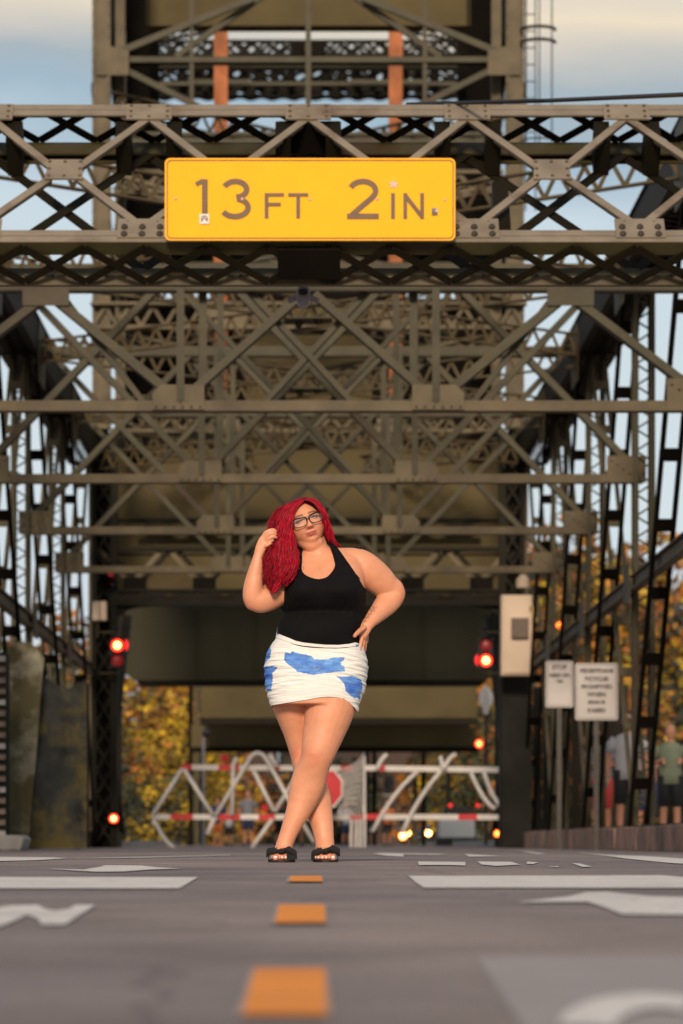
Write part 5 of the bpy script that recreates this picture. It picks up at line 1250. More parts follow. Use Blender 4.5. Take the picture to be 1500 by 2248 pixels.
bo = body.build('body', M['white'], woman, smooth=True)
md = bo.modifiers.new('r', 'REMESH'); md.mode = 'VOXEL'; md.voxel_size = .0030; md.use_smooth_shade = True
md = bo.modifiers.new('s', 'SMOOTH'); md.iterations = 4; md.factor = .45
bpy.context.view_layer.update()
me = bpy.data.meshes.new_from_object(bo.evaluated_get(bpy.context.evaluated_depsgraph_get())); bo.modifiers.clear(); bo.data = me
me.polygons.foreach_set('use_smooth', [True] * len(me.polygons))
# extra smoothing away from the head and hands
nv = len(me.vertices); co = np.empty(nv * 3); me.vertices.foreach_get('co', co); co = co.reshape(-1, 3)
ne = len(me.edges); ed = np.empty(ne * 2, int); me.edges.foreach_get('vertices', ed); ed = ed.reshape(-1, 2)
off = np.zeros(3); cw_ = co + off
PX = CX + cw_[:, 0] * WS; PY = HY - (cw_[:, 2] - CZ) * WS
wt = np.ones(nv); wt = np.clip((PY - 1182) / 10, 0, 1); wt[(PY > 1364) & (PY < 1445) & (PX > 770)] = 0; wt[(PX < 612) & (PY < 1215)] = 0; wt[PY > 1862] = 0
deg = np.bincount(ed.ravel(), minlength=nv).astype(float)
for _ in range(26):
    s = np.zeros_like(co)
    for ax in range(3): s[:, ax] = np.bincount(ed[:, 0], co[ed[:, 1], ax], nv) + np.bincount(ed[:, 1], co[ed[:, 0], ax], nv)
    co = co + (s / deg[:, None] - co) * (.5 * wt)[:, None]
me.vertices.foreach_set('co', co.ravel()); me.update()
# skin colour per vertex: base tone, blush, lips, tattoos, nails and painted nostril and mouth-line shade
hl = cw_ - np.array(HC); hu = hl @ np.array(HU) / 1.08; hv = hl @ np.array(HV); hw = hl @ np.array(HWv) / 1.04
colr = np.tile(np.array([.68, .290, .160]), (nv, 1))
def blend(mask, c): 
    global colr
    colr = colr * (1 - mask[:, None]) + np.array(c) * mask[:, None]
g2 = lambda x, s: np.exp(-(x / s) ** 2)
front = (hw > .03) & (np.abs(hv) < .13) & (np.abs(hu) < .1)
blend(front * .35 * (g2(hu - .045, .02) + g2(hu + .045, .02)) * g2(hv + .02, .02), (.68, .22, .15))
blend(front * .3 * g2(hu, .012) * g2(hv + .02, .012), (.68, .24, .17))
lipw = np.clip(1.25 - (hu / .0235) ** 2, 0, 1)
blend(front * np.clip(1.6 * lipw * g2(hv + .0525, .0085), 0, 1) * .9, (.50, .12, .10))
blend(front * g2(hv + .0522, .0016) * np.clip(1.3 - (hu / .024) ** 2, 0, 1) * .8, (.16, .03, .03))  # shade between the lips, painted as a dark line
blend(front * .45 * (g2(hu - .034, .017) + g2(hu + .034, .017)) * g2(hv - .020, .007), (.30, .13, .09))
for s in (-1, 1): blend(front * .85 * g2(hu - s * .0075, .003) * g2(hv + .0305, .0025), (.12, .03, .02))  # shade inside the nostrils, painted as dark spots
# eyebrows
for s in (-1, 1):
    t = (hu * s - .033) / .022; blend(front * (np.abs(t) < 1) * g2(hv - (.0350 + .004 * (1 - t * t) - .001 * t), .0040) * .95, (.11, .045, .03))
# reddish knees, elbows, ankles, toes
for (x, y, s_) in ((690, 1662, 17), (541, 1338, 14), (890, 1302, 14), (652, 1655, 15)): blend(.7 * np.exp(-((PX - x) / s_) ** 2 - ((PY - y) / s_) ** 2), (.66, .21, .12))
blend(.45 * (PY > 1872), (.68, .24, .15))
# collar line tattoo and wrist tattoo
def line_tat(pts, wd, st=.6):
    global colr
    dm = np.full(nv, 99.)
    for a, b in zip(pts[:-1], pts[1:]):
        a = np.array(a, float); b = np.array(b, float); d = b - a; t = np.clip(((PX - a[0]) * d[0] + (PY - a[1]) * d[1]) / (d @ d), 0, 1)
        dm = np.minimum(dm, np.hypot(PX - a[0] - t * d[0], PY - a[1] - t * d[1]))
    blend(st * np.exp(-(dm / wd) ** 2) * (cw_[:, 1] < WY + .05), (.10, .06, .06))
line_tat([(664, 1246), (667, 1249), (665.5, 1254)], 1.0)
stem = [(795, 1376), (799, 1366), (805, 1357), (811, 1350), (818, 1341), (822, 1334)]; line_tat(stem, .8, .55)
for (x, y) in stem[1:]:
    for s in (-1, 1): line_tat([(x, y), (x + s * 4 - 1, y - 4 + s), (x + s * 6, y - 2 + s * 2), (x + s * 2, y + 1)], .7, .55)
line_tat([(x, y) for x, y in [(818 + 5 * math.cos(a), 1340 + 5 * math.sin(a)) for a in np.linspace(0, 6.3, 9)]], .7, .5)
for (x, y) in ((776, 1401), (788.5, 1439)): blend(.7 * np.exp(-((PX - x) / 2.2) ** 2 - ((PY - y) / 4) ** 2), (.42, .12, .12))
ca = me.color_attributes.new('pigment', 'FLOAT_COLOR', 'POINT'); ca.data.foreach_set('color', np.hstack([colr, np.ones((nv, 1))]).ravel())
def attr_mat(name, attr='pigment', rough=.5, sss=0.0, bump=0, bs=300, mott=.07):
    m = bpy.data.materials.new(name); m.use_nodes = True; t = m.node_tree; b = t.nodes['Principled BSDF']; a = t.nodes.new('ShaderNodeAttribute'); a.attribute_name = attr
    g = t.nodes.new('ShaderNodeNewGeometry'); n = t.nodes.new('ShaderNodeTexNoise'); n.inputs['Scale'].default_value = 22; n.inputs['Detail'].default_value = 5; t.links.new(g.outputs['Position'], n.inputs['Vector'])
    r = t.nodes.new('ShaderNodeMapRange'); r.inputs['From Min'].default_value = .3; r.inputs['From Max'].default_value = .7; r.inputs['To Min'].default_value = 1 - mott; r.inputs['To Max'].default_value = 1 + mott; t.links.new(n.outputs['Fac'], r.inputs['Value'])
    x = t.nodes.new('ShaderNodeVectorMath'); x.operation = 'SCALE'; t.links.new(a.outputs['Color'], x.inputs[0]); t.links.new(r.outputs['Result'], x.inputs['Scale']); t.links.new(x.outputs['Vector'], b.inputs['Base Color'])
    b.inputs['Roughness'].default_value = rough
    if sss: b.inputs['Subsurface Weight'].default_value = sss; b.inputs['Subsurface Radius'].default_value = (1, .35, .2); b.inputs['Subsurface Scale'].default_value = .008
    if bump:
        n2 = t.nodes.new('ShaderNodeTexNoise'); n2.inputs['Scale'].default_value = bs; t.links.new(g.outputs['Position'], n2.inputs['Vector'])
        bp = t.nodes.new('ShaderNodeBump'); bp.inputs['Strength'].default_value = bump; bp.inputs['Distance'].default_value = .002; t.links.new(n2.outputs['Fac'], bp.inputs['Height']); t.links.new(bp.outputs['Normal'], b.inputs['Normal'])
    return m
me.materials.clear(); me.materials.append(attr_mat('skin', rough=.5, sss=.25, bump=.25, bs=420))
M['nail'] = mat('white_nail_polish', (.75, .68, .66), .25, .03, 9)
for (x, y, z, r) in nails:
    q = MB(); q.sphere((x, y - r * .38, z - .001), r * .62, 10, 6, (1, .45, .8)); q.build('toenail', M['nail'], woman, smooth=True)

# ---- eyes, lashes, glasses
M['eyew'] = mat('eye_white', (.42, .38, .37), .15, .03, 60); M['iris'] = mat('green_brown_iris', (.06, .055, .035), .1, .3, 300); M['pupil'] = mat('pupil', (.004, .004, .004), .05, .1, 9); M['lash'] = mat('lash_black', (.01, .007, .006), .6, .1, 50)  # eye white is greyed, with shade put into its colour
def surf_w(u, v):
    """height of the face at local u, v"""
    su = u / .0755; sv = v / .110; k = max(.05, 1 - su * su - sv * sv); w_ = .093 * math.sqrt(k)
    if v < 0: w_ *= 1 - .10 * (-v / .110)
    return w_ * .985 + .003 + head_w(u, v, w_)
for s in (-1, 1):
    eu, ev = s * .032, .0105; ew = surf_w(eu, ev) - .0075
    c = H(eu, ev, ew); q = MB(); q.sphere(c, .0118, 20, 12); eb = q.build('eyeball', M['eyew'], woman, smooth=True)
    gaze = (HWv + HU * -.36 + HV * .10).normalized()
    for rr, dd, m_, nm in ((.0070, .0098, M['iris'], 'iris'), (.0036, .0114, M['pupil'], 'pupil')):
        p = c + gaze * dd; a = gaze.orthogonal().normalized(); b = gaze.cross(a); q = MB(); q.v = [tuple(p + gaze * .0008)] + [tuple(p + (a * math.cos(2 * math.pi * k / 16) + b * math.sin(2 * math.pi * k / 16)) * rr) for k in range(16)]
        q.f = [(0, 1 + k, 1 + (k + 1) % 16) for k in range(16)]; q.build(nm, m_, eb, smooth=True)
    # lids as skin-coloured bands, lashes on their rims
    for vv, up in ((1, True), (-1, False)):
        top = []; rim = []
        for t in np.linspace(-1, 1, 13):
            u = eu + t * .0175; arch = (1 - t * t)
            v_r = ev + (.0056 * arch if up else -.0050 * arch) + s * t * .0012
            v_b = ev + (.0125 * arch + .003 if up else -.011 * arch - .003)
            rim.append(H(u, v_r, ew + .0136 * math.sqrt(max(.05, 1 - (t * .95) ** 2)) - abs(v_r - ev) * .25)); top.append(H(u, v_b, surf_w(u, v_b) - .0015))
        q = MB(); n = len(rim); q.v = [tuple(p) for p in rim + top]; q.f = [(i, i + 1, i + 1 + n, i + n) for i in range(n - 1)]
        q.build('eyelid', M['lid'] if 'lid' in M else M.setdefault('lid', mat('eyelid_skin', (.50, .24, .16), .5, .05, 40)), woman, smooth=True)
        q = MB(); q.tube(rim, [.0006 + (.0016 if up else .0004) * (1 - abs(t) ** 2) for t in np.linspace(-1, 1, n)], 6); q.build('lashes', M['lash'], woman, smooth=True)
gp = MB(); M['frame'] = mat('black_glasses_frame', (.012, .011, .012), .25, .1, 30)
M['lens'] = mat('clear_lens', (.9, .9, .9), .02, .01, 3); bl = M['lens'].node_tree.nodes['Principled BSDF']; bl.inputs['Alpha'].default_value = .05; bl.inputs['Roughness'].default_value = .03
glasses = []
for s in (-1, 1):
    pts = []
    for k in range(33):
        a = 2 * math.pi * k / 32; c_, s__ = math.cos(a), math.sin(a); e = 2 / 3.3
        u = math.copysign(abs(c_) ** e, c_) * .0285; v = math.copysign(abs(s__) ** e, s__) * .0205
        u *= 1 + .10 * (v / .02) * 1; uu = s * .0345 + u; pts.append(H(uu, v + .005 + (0.002 if u * s > 0 and v > 0 else 0), .1075 - (abs(uu) / .07) ** 2 * .018))
    th = [.0036 if (p - H(0, .005, .1)).dot(HV) > 0 else .0021 for p in pts]
    gp.tube(pts, th, 8, cap=False)
    ln = MB(); ln.v = [tuple(p) for p in pts[:-1]]; ln.f = [tuple(range(32))]; glasses.append(ln)
    gp.tube([H(s * .062, .016, .093), H(s * .072, .014, .07), H(s * .081, .008, .02), H(s * .082, .004, -.01)], .0026, 7)
gp.tube([H(-.0085, .010, .1075), H(-.003, .0145, .110), H(.003, .0145, .110), H(.0085, .010, .1075)], .0022, 8)
go = gp.build('glasses_frame', M['frame'], woman, smooth=True)
for ln in glasses: ln.build('lens', M['lens'], go)

# ---- halter top: shell over the torso, cut at the neckline and hem
def inpoly(x, y, P_):
    ins = False; n = len(P_); j = n - 1
    for i in range(n):
        if (P_[i][1] > y) != (P_[j][1] > y) and x < (P_[j][0] - P_[i][0]) * (y - P_[i][1]) / (P_[j][1] - P_[i][1]) + P_[i][0]: ins = not ins
        j = i
    return ins
M['top'] = mat('black_ribbed_jersey', (.0055, .0045, .005), .85, .12, 30, .25, bscale=900); M['top'].node_tree.nodes['Principled BSDF'].inputs['Specular IOR Level'].default_value = .12
hem_top = [(600, 1388), (615, 1393), (635, 1409), (652, 1418), (668, 1423), (690, 1426), (712, 1427), (735, 1427.5), (752, 1426), (770, 1422), (785, 1418), (810, 1412)]
hemf = lambda x: float(np.interp(x, [p[0] for p in hem_top], [p[1] for p in hem_top]))
neck = [(664, 1203), (665, 1222), (664, 1237), (663.5, 1252), (666, 1261), (672, 1268), (680, 1273), (690, 1276.5), (700, 1278), (709, 1276.5), (717, 1273.5), (724, 1267), (731, 1257), (735, 1248), (735.5, 1238), (732, 1222), (726, 1207), (722, 1195), (640, 1195)]
outer_r = [(736, 1200), (746, 1213), (757, 1230), (769, 1248), (781, 1268), (790, 1284), (796, 1293), (830, 1298), (850, 1190)]
outer_l = [(664, 1203), (655, 1218), (646, 1235), (638, 1255), (630, 1276), (622, 1294), (600, 1300), (590, 1190)]
def top_surf(nm, nth_, nrow, grow, keep):
    mb = MB(); idx = {}; ok = set()
    for i in range(nrow):
        t = i / (nrow - 1)
        for k in range(nth_):
            th = 2 * math.pi * k / nth_
            py0, py1 = 1204, 1428; p0, px = torso_pt(1400, th); py = py0 + (hemf(px) - py0) * t if True else 0
            p, px = torso_pt(py, th, grow); idx[(i, k)] = len(mb.v)
            # soft drape wrinkles
            p.y -= .0016 * math.sin(px * .35 + py * .22) * math.exp(-((py - 1348) / 16) ** 2) if math.sin(th) > 0 else 0
            mb.v.append(tuple(p)); mb.v[-1] = tuple(p)
            if keep(px, py, math.sin(th)): ok.add((i, k))
    for i in range(nrow - 1):
        for k in range(nth_):
            q = [(i, k), (i, (k + 1) % nth_), (i + 1, (k + 1) % nth_), (i + 1, k)]
            if sum(c in ok for c in q) >= 3: mb.f.append(tuple(idx[c] for c in q))
    used = sorted({i for f in mb.f for i in f}); mp_ = {o: n for n, o in enumerate(used)}; mb.v = [mb.v[i] for i in used]; mb.f = [tuple(mp_[i] for i in f) for f in mb.f]
    return mb
def keep_top(px, py, s):
    if s > -.02:
        if inpoly(px, py, neck) or inpoly(px, py, outer_r) or inpoly(px, py, outer_l): return False
        return True
    return py > 1300 + 10 * s
tm = top_surf('halter_top', 420, 260, .0065, keep_top).build('halter_top', M['top'], woman, smooth=True)
bm_ = bmesh.new(); bm_.from_mesh(tm.data)
for _ in range(14):
    new = {}
    for v_ in bm_.verts:
        nb_ = [e_.other_vert(v_) for e_ in v_.link_edges if e_.is_boundary]
        if len(nb_) == 2: new[v_] = v_.co * .4 + (nb_[0].co + nb_[1].co) * .3
    for v_, c_ in new.items(): v_.co = c_
bm_.to_mesh(tm.data); bm_.free()
md = tm.modifiers.new('s', 'SOLIDIFY'); md.thickness = .003; md.offset = 0
# straps running up round the neck
sm = MB()
def strap(rows, wd, nrm=(0, -1, 0)):
    q = catmull(rows, 8); vs = []; n = len(q)
    for (a, b, c, w0, w1) in q:
        vs.append(tuple(W(a - w0, b, c))); vs.append(tuple(W(a, b, c - .002))); vs.append(tuple(W(a + w1, b, c)))
    sm.add(vs, [(3 * i + j, 3 * i + j + 1, 3 * i + j + 4, 3 * i + j + 3) for i in range(n - 1) for j in (0, 1)])
strap([(750, 1240, -.093, 15, 14), (742, 1222, -.078, 11, 10.5), (735, 1208, -.058, 8, 8), (729, 1198, -.030, 6, 6), (722, 1192, .010, 5, 5), (710, 1190, .05, 4, 4)], 0)
strap([(654, 1240, -.085, 10, 9), (656, 1226, -.07, 8, 7), (658, 1214, -.048, 6, 5), (662, 1207, -.01, 5, 4), (672, 1202, .05, 4, 4)], 0)
so_ = sm.build('neck_strap', M['top'], woman, smooth=True); md = so_.modifiers.new('s', 'SOLIDIFY'); md.thickness = .004; md.offset = 0
# binding along the neckline, and the seam under the bust band
def on_torso(px, py, g):
    xl, xr, dp, dy = tring(py); c = (xl + xr) / 2; hw_ = (xr - xl) / 2; ux = max(-.999, min(.999, (px - c) / hw_)); th = math.acos(math.copysign(abs(ux) ** (2.35 / 2), ux)); return torso_pt(py, th, g)[0]
bd = MB(); bd.tube([on_torso(x, y, .0075) for x, y in catmull(neck[1:17], 4)], .0028, 6)
bd.tube([on_torso(x, y, .0072) for x, y in catmull([(738, 1259), (752, 1256), (766, 1257), (778, 1264), (787, 1275)], 5)], .0018, 5)
bd.build('binding', M['top'], tm, smooth=True)

# ---- ruched skirt
top_l = [(584, 1390), (592, 1394), (606, 1399), (625, 1405), (642, 1411), (662, 1415), (690, 1418), (715, 1420), (745, 1420), (770, 1417), (787, 1413), (797, 1416), (806, 1424)]
hem_l = [(584, 1551), (592, 1549), (615, 1546.5), (645, 1543), (678, 1538.5), (700, 1534.5), (725, 1532), (748, 1533), (766, 1537.5), (780, 1544), (791, 1552), (799, 1560), (806, 1565)]
fx = lambda L_, x: float(np.interp(x, [p[0] for p in L_], [p[1] for p in L_]))
blues = [([(626, 1440), (630, 1436), (640, 1438), (643, 1433), (660, 1438), (684, 1444), (690, 1451), (718, 1452), (730, 1447), (754, 1446), (754, 1452), (746, 1458), (747, 1463), (754, 1466), (755, 1478), (742, 1478), (706, 1482), (690, 1485), (672, 1482), (655, 1478), (650, 1472), (640, 1465), (628, 1455)]),
         ([(735, 1487), (748, 1489), (768, 1486), (781, 1489), (791, 1494), (792, 1508), (788, 1520), (787, 1540), (782, 1532), (776, 1535), (764, 1527), (757, 1520), (752, 1502), (744, 1494)]),
         ([(580, 1464), (603, 1464.5), (613, 1468), (604, 1478), (602, 1490), (602, 1504), (600, 1518), (592, 1518), (586, 1508), (580, 1500)]),
         ([(578, 1455), (588, 1455), (595, 1447), (601, 1432), (598, 1421), (606, 1404), (616, 1392), (600, 1388), (580, 1420)]), ([(776, 1419), (784, 1416), (784, 1421), (780, 1423)])]
mb = MB(); nk, nrw = 560, 300; sk_col = []; rs = np.random.RandomState(5)
def vnoise(x, y, tb=rs.rand(64, 64)):
    xi, yi = int(math.floor(x)), int(math.floor(y)); fx_, fy_ = x - xi, y - yi; fx_ = fx_ * fx_ * (3 - 2 * fx_); fy_ = fy_ * fy_ * (3 - 2 * fy_)
    a = tb[yi % 64, xi % 64]; b = tb[yi % 64, (xi + 1) % 64]; c = tb[(yi + 1) % 64, xi % 64]; d = tb[(yi + 1) % 64, (xi + 1) % 64]
    return (a * (1 - fx_) + b * fx_) * (1 - fy_) + (c * (1 - fx_) + d * fx_) * fy_
for i in range(nrw):
    t = i / (nrw - 1)
    for k in range(nk):
        th = 2 * math.pi * k / nk; ct, st = math.cos(th), math.sin(th)
        _, xh = torso_pt(1460, th)
        y0 = fx(top_l, xh) if st > 0 else fx(top_l, xh) - 14; y1 = fx(hem_l, xh) if st > -.2 else 1552
        py = y0 + (y1 - y0) * t; p, px = torso_pt(py, th, .006 + .003 * math.sin(t * 3.1))
        un = (px - 695) / 105; side = min(1, max(0, abs(un) - .25) / .65)
        curve = py + (8 * (1 - un * un)) - 14 * un * (1 - t)
        rz_ = vnoise(un * 3.2 + 20, curve / 5.2) - .5; rz2 = vnoise(un * 6 + 7, curve / 2.6 + 9) - .5
        fade = max(0, min(1, (t - .07) / .06)) * (1 - .85 * max(0, min(1, (t - .60) / .25)) * (1 - side * .6))
        amp = (.0062 * (.35 + .65 * side)) * fade; dsp = rz_ * amp * 1.6 + rz2 * amp * .8
        if t < .055: dsp += .003
        if .90 < t: dsp += .0012 * (1 if .93 < t < .97 else 0)
        nrm = Vector((ct, -st, 0)); p += nrm * dsp; mb.v.append(tuple(p))
        hit = st > -.05 and any(inpoly(px + 1.8 * (vnoise(px / 3, py / 3) - .5), py + 1.8 * (vnoise(px / 3 + 9, py / 3) - .5), b_) for b_ in blues)
        if hit:
            sh = vnoise(px / 16 + 3, py / 10); sh2 = vnoise(px / 5, py / 4); cc = np.array([.045, .135, .52]) * (1 - sh) + np.array([.16, .36, .72]) * sh; cc = cc * (.85 + .3 * sh2)
            if 690 < px < 706 and 1466 < py < 1476: cc = cc * .7 + np.array([.5, .6, .75]) * .3 * sh2
            sk_col.append(tuple(cc) + (1,))
        else: sk_col.append((.78, .745, .70, 1))
for i in range(nrw - 1):
    for k in range(nk): mb.f.append((i * nk + k, i * nk + (k + 1) % nk, (i + 1) * nk + (k + 1) % nk, (i + 1) * nk + k))
sk = mb.build('mini_skirt', M['white'], woman, smooth=True)
ca = sk.data.color_attributes.new('pigment', 'FLOAT_COLOR', 'POINT'); ca.data.foreach_set('color', np.array(sk_col).ravel())
sk.data.materials.clear(); sk.data.materials.append(attr_mat('white_blue_jersey', rough=.8, bump=.15, bs=900, mott=.02))

# ---- hair
HAIRM = bpy.data.materials.new('crimson_hair'); HAIRM.use_nodes = True; t = HAIRM.node_tree; b = t.nodes['Principled BSDF']; g = t.nodes.new('ShaderNodeNewGeometry'); r = t.nodes.new('ShaderNodeValToRGB')
r.color_ramp.elements[0].color = (.09, .001, .006, 1); r.color_ramp.elements[1].color = (.48, .0032, .022, 1); e_ = r.color_ramp.elements.new(.5); e_.color = (.28, .002, .012, 1)
t.links.new(g.outputs['Random Per Island'], r.inputs['Fac']); t.links.new(r.outputs['Color'], b.inputs['Base Color']); b.inputs['Roughness'].default_value = .5; b.inputs['Specular IOR Level'].default_value = .2
hs = MB(); rh = np.random.RandomState(21)
def hair_group(guides, n, amp=2.2, rad=(1.35, .7), dj=.008, wave=(34, 52), stray=0.0, locks=26):
    """strands gathered in wavy locks; neighbours wave together"""
    Gd = []
    for g_ in guides:
        q = catmull(g_, 8); l_ = np.r_[0, np.cumsum(np.linalg.norm(np.diff(q[:, :2], axis=0), axis=1))]
        Gd.append(np.array([[np.interp(t_, l_, q[:, c_]) for c_ in range(3)] for t_ in np.linspace(0, l_[-1], 40)]))
    lk = [(rh.rand(), rh.uniform(*wave), rh.rand() * 6.28, amp * rh.uniform(.6, 1.5), rh.normal(0, dj), rh.rand() * .16) for _ in range(locks)]
    for q_ in range(n):
        c_, wl, ph, a, od, sh = lk[rh.randint(locks)]; s = min(.999, max(0, c_ + rh.normal(0, .022))) * (len(Gd) - 1)
        i = int(s); f = s - i; path = Gd[i] * (1 - f) + Gd[min(i + 1, len(Gd) - 1)] * f
        L_ = np.r_[0, np.cumsum(np.hypot(*np.diff(path[:, :2], axis=0).T))]; end = L_[-1] * (1 - sh - rh.rand() * .05)
        ph += rh.normal(0, .28); a *= rh.uniform(.85, 1.2); ox = rh.normal(0, 1.3); od += rh.normal(0, .0035); js = np.linspace(0, end, 24); u = js / L_[-1]; k = np.minimum(1, u * 2.6); con = 1 - .55 * np.clip((u - .75) / .25, 0, 1)
        w1 = np.sin(js / wl * 6.28 + ph); w2 = np.sin(js / (wl * .37) * 6.28 + ph * 3)
        x = np.interp(js, L_, path[:, 0]) + (ox * con + stray * rh.normal() * u) * k + a * k * w1 + .35 * k * w2
        y = np.interp(js, L_, path[:, 1]) + .3 * a * k * np.sin(js / wl * 5 + ph); d = np.interp(js, L_, path[:, 2]) + od * k * con + .007 * k * np.cos(js / wl * 6.28 + ph)
        r0 = rh.uniform(rad[1], rad[0]) / WS
        rr = list(r0 * (1 - .8 * np.clip((u - .7) / .3, 0, 1)) * (.8 + .2 * k))
        hs.tube([tuple(W(*p)) for p in zip(x, y, d)], rr, 4)
# left mass in the photo, falling over the chest; guides run from the face outwards
hair_group([[(670, 1102, -.080), (657, 1113, -.098), (648, 1130, -.100), (643, 1150, -.098), (645, 1175, -.10), (652, 1205, -.10), (656, 1232, -.115), (652, 1262, -.15), (642, 1284, -.17)],
            [(669, 1097, -.062), (643, 1114, -.09), (633, 1145, -.10), (634, 1180, -.11), (642, 1220, -.125), (643, 1262, -.165), (630, 1296, -.185)],
            [(667, 1094, -.03), (630, 1113, -.06), (619, 1148, -.09), (618, 1185, -.11), (624, 1230, -.14), (625, 1270, -.17), (615, 1304, -.185)],
            [(666, 1092, .0), (620, 1116, -.03), (606, 1155, -.07), (602, 1190, -.10), (604, 1235, -.13), (604, 1275, -.15), (601, 1306, -.165)],
            [(666, 1093, .03), (612, 1122, .0), (597, 1160, -.04), (589, 1190, -.08), (584, 1230, -.11), (583, 1270, -.13), (589, 1302, -.15)]], 2600, locks=95, rad=(1.1, .5))
hair_group([[(669, 1097, -.05), (626, 1112, -.05), (610, 1150, -.10), (606, 1200, -.13), (612, 1260, -.18), (608, 1310, -.2)], [(668, 1094, .03), (606, 1120, .0), (590, 1160, -.05), (580, 1195, -.10), (577, 1250, -.12), (580, 1306, -.15)]], 150, rad=(.7, .35), dj=.016, amp=4, stray=2.5)
# deeper layer behind that fills the gaps
hair_group([[(670, 1106, .0), (640, 1140, .0), (645, 1190, -.02), (655, 1240, -.08), (640, 1278, -.13)], [(668, 1102, .03), (612, 1140, .02), (600, 1190, -.03), (592, 1240, -.09), (595, 1296, -.13)]], 420, rad=(2.6, 1.8), dj=.02)
# wisps lifted beside the hand
hair_group([[(640, 1112, .03), (604, 1150, .0), (580, 1178, -.03), (566, 1200, -.04), (560, 1216, -.03)], [(620, 1122, .03), (598, 1160, .0), (583, 1182, -.03), (573, 1190, -.04), (566, 1196, -.03)]], 70, rad=(1.0, .5), stray=1.2)
# right mass
hair_group([[(668, 1102, -.082), (684, 1106, -.104), (699, 1121, -.095), (709, 1139, -.075), (714, 1163, -.050), (722, 1186, -.02), (738, 1201, .0)],
            [(668, 1096, -.06), (693, 1103, -.075), (711, 1130, -.06), (719, 1155, -.03), (725, 1178, .0), (742, 1202, .01)],
            [(668, 1092, -.01), (697, 1101, -.03), (715, 1131, -.01), (725, 1159, .01), (733, 1182, .02), (752, 1203, .02)]], 1200, amp=1.5, locks=50, rad=(1.1, .5))
hair_group([[(672, 1102, .03), (702, 1125, .03), (711, 1170, .05), (716, 1206, .06)], [(672, 1100, .05), (660, 1140, .09), (650, 1190, .08), (648, 1230, .06)]], 300, rad=(3, 2), dj=.02)
# curl ends at the bottom left
hair_group([[(625, 1275, -.17), (612, 1296, -.18), (600, 1308, -.18), (594, 1300, -.17)], [(600, 1280, -.15), (592, 1298, -.16), (600, 1306, -.17), (606, 1300, -.17)]], 80, amp=1.5, rad=(1.2, .7))
# crown layer hugging the scalp, combed down from the parting
for side in (-1, 1):
    for k in range(420):
        a0 = rh.uniform(0, 1); pts = []; rr = []; ph0 = side * math.pi * (.0 + .96 * a0); tw0 = rh.uniform(1.15, 1.6) * min(1, .36 + 2.6 * a0 * a0); gr = .006 + rh.uniform(-.002, .004)
        for j in np.linspace(0, 1, 10):
            th = .03 + j * tw0; pts.append(tuple(head_pt(th, ph0 + .04 * math.sin(j * 7 + a0 * 40), gr))); rr.append(.0030 * (1 - .5 * j))
        hs.tube(pts, rr, 4)
hs.build('hair', HAIRM, woman, smooth=True)
# scalp under the strands
cap = MB(); nn = 60; vs = []
for i in range(40):
    for k in range(nn): vs.append(tuple(head_pt(.02 + 2.1 * i / 39, 2 * math.pi * k / nn, .004)))
for i in range(39):
    for k in range(nn):
        th = .02 + 2.1 * (i + .5) / 39; ph = (2 * math.pi * (k + .5) / nn + math.pi) % (2 * math.pi) - math.pi
        lim = .50 + 1.9 * max(0, (abs(ph) - .25) / 2.4)
        if abs(ph) > 1.25 or th < lim: cap.f.append((i * nn + k, i * nn + (k + 1) % nn, (i + 1) * nn + (k + 1) % nn, (i + 1) * nn + k))
cap.v = vs; M['scalp'] = mat('dark_crimson_roots', (.10, .003, .012), .6, .3, 60); cap.build('scalp_hair', M['scalp'], woman, smooth=True)

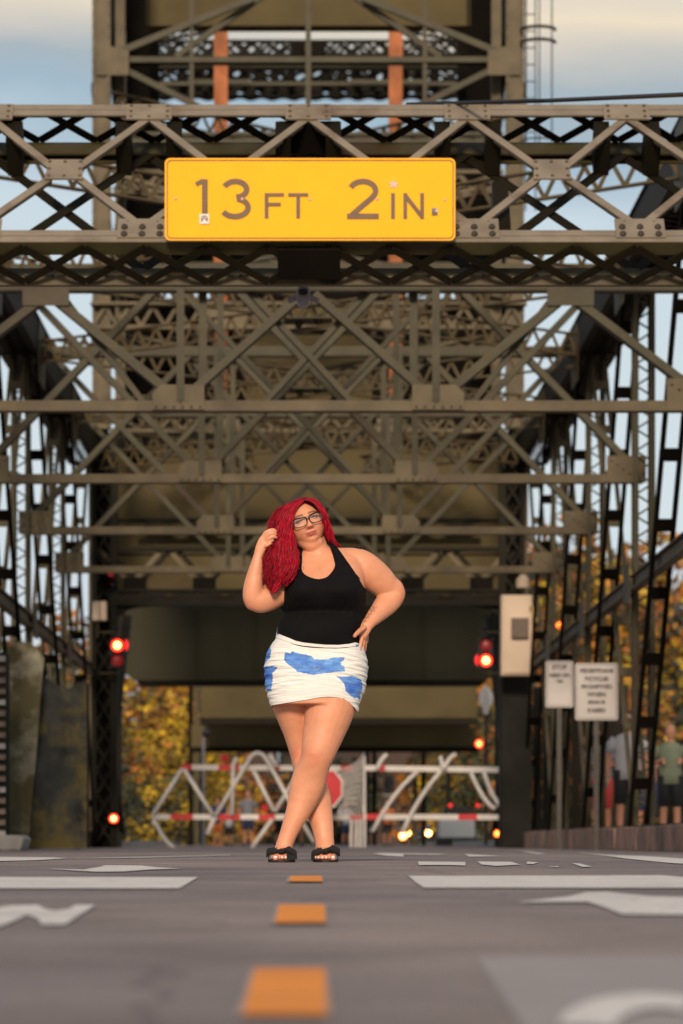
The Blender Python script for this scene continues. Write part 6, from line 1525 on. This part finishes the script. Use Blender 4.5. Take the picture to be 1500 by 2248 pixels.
# ---- sandals
M['suede'] = mat('black_suede', (.008, .007, .007), .9, .2, 60, .3); M['sole'] = mat('dark_brown_sole', (.018, .010, .008), .5, .2, 60)
def sandal(cx, dy, x0, x1, flip, lift):
    root = empty('sandal', ((cx - CX) / WS, WY + dy, 0)); root.parent = woman; root.location = (root.location[0] - woman.location[0], root.location[1] - woman.location[1], 0); bpy.context.view_layer.update()
    hw_ = (x1 - x0) / 2 / WS; X = (cx - CX) / WS; q = MB(); out_ = []
    for a in np.linspace(0, 2 * math.pi, 28, endpoint=False):
        c_, s_ = math.cos(a), math.sin(a); wy = (.150 if s_ < 0 else .12); out_.append((X + hw_ * c_ * (1 - .22 * max(0, s_)), WY + dy - .02 + wy * math.copysign(abs(s_) ** .8, s_)))
    n = len(out_); lo = [(x, y, .001) for x, y in out_]; hi = [(x, y, .011 + max(0, y - WY - dy) * .12) for x, y in out_]
    q.add(lo + hi, [tuple(range(n))[::-1], tuple(range(n, 2 * n)), *[(i, (i + 1) % n, (i + 1) % n + n, i + n) for i in range(n)]]); q.build('sole', M['sole'], root, smooth=False)
    q = MB()
    # vamp: an arched band over the instep, open at the toes
    nn, mm = 26, 9; vs = []
    for j in range(mm):
        v = j / (mm - 1); y = WY + dy - .118 + v * .085
        for i in range(nn):
            a = math.pi * i / (nn - 1); e = .62; cx_ = math.copysign(abs(math.cos(a)) ** e, math.cos(a)); sz = abs(math.sin(a)) ** e
            hgt = .043 + .022 * v; 
            if flip: hgt -= .010 * max(0, -cx_) * 0
            vs.append((X + hw_ * 1.0 * cx_, y + .004 * math.sin(i * 1.7), .006 + hgt * sz + .0012 * math.sin(i * 2.3 + j)))
    q.add(vs, [(j * nn + i, j * nn + i + 1, (j + 1) * nn + i + 1, (j + 1) * nn + i) for j in range(mm - 1) for i in range(nn - 1)]); o = q.build('vamp', M['suede'], root, smooth=True); md = o.modifiers.new('s', 'SOLIDIFY'); md.thickness = .004
    # side panel that hides the little toes
    s = 1 if flip == 0 else -1
    q = MB(); vs = []
    for j in range(5):
        for i in range(9):
            u = i / 8; vs.append((X + s * hw_ * (1.0 - .62 * u if flip == 0 else 1.0 - .16 * u), WY + dy - .150 + .01 * j + .018 * (1 - u) + .0, .008 + j * .009))
    q.add(vs, [(j * 9 + i, j * 9 + i + 1, (j + 1) * 9 + i + 1, (j + 1) * 9 + i) for j in range(4) for i in range(8)]); o = q.build('toe_panel', M['suede'], root, smooth=True); md = o.modifiers.new('s', 'SOLIDIFY'); md.thickness = .006
    # twisted bow: two puffed lobes pinched at a knot
    for t_, (a, b) in enumerate(((-1, 0), (0, 1))):
        q = MB(); rings = []
        for i in range(13):
            u = a + (b - a) * i / 12; k = abs(u); puff = .35 + .75 * min(1, k * 2.2) - .15 * max(0, k - .8)
            cz = .050 + lift * u * .012 + .004 * math.sin(u * 5); hh = .0155 * puff + (.002 * math.sin(i * 1.3)); dd = .026 * puff
            zc = cz - .020 * k ** 4
            rings.append([(X + u * hw_ * 1.13, WY + dy - .085 - .03 * (1 - k * k) * .6 + dd * math.cos(p), zc + hh * math.sin(p) * (1 + .18 * math.sin(3 * p + u * 4)) + .003) for p in np.linspace(0, 2 * math.pi, 16, endpoint=False)])
        vs = [v for r_ in rings for v in r_]; fs = [(i * 16 + k, i * 16 + (k + 1) % 16, (i + 1) * 16 + (k + 1) % 16, (i + 1) * 16 + k) for i in range(12) for k in range(16)]; fs += [tuple(range(16))[::-1], tuple(12 * 16 + k for k in range(16))]
        q.add(vs, fs); q.build('bow_lobe', M['suede'], root, smooth=True)
    q = MB(); q.tube([(X - .012, WY + dy - .125, .046 - lift * .004), (X, WY + dy - .131, .051), (X + .014, WY + dy - .125, .056 + lift * .004)], [.009, .014, .009], 10); q.build('bow_knot', M['suede'], root, smooth=True)
sandal(619, -.05, 589, 648, 0, 0)
sandal(715, .03, 687, 743, 1, 1)
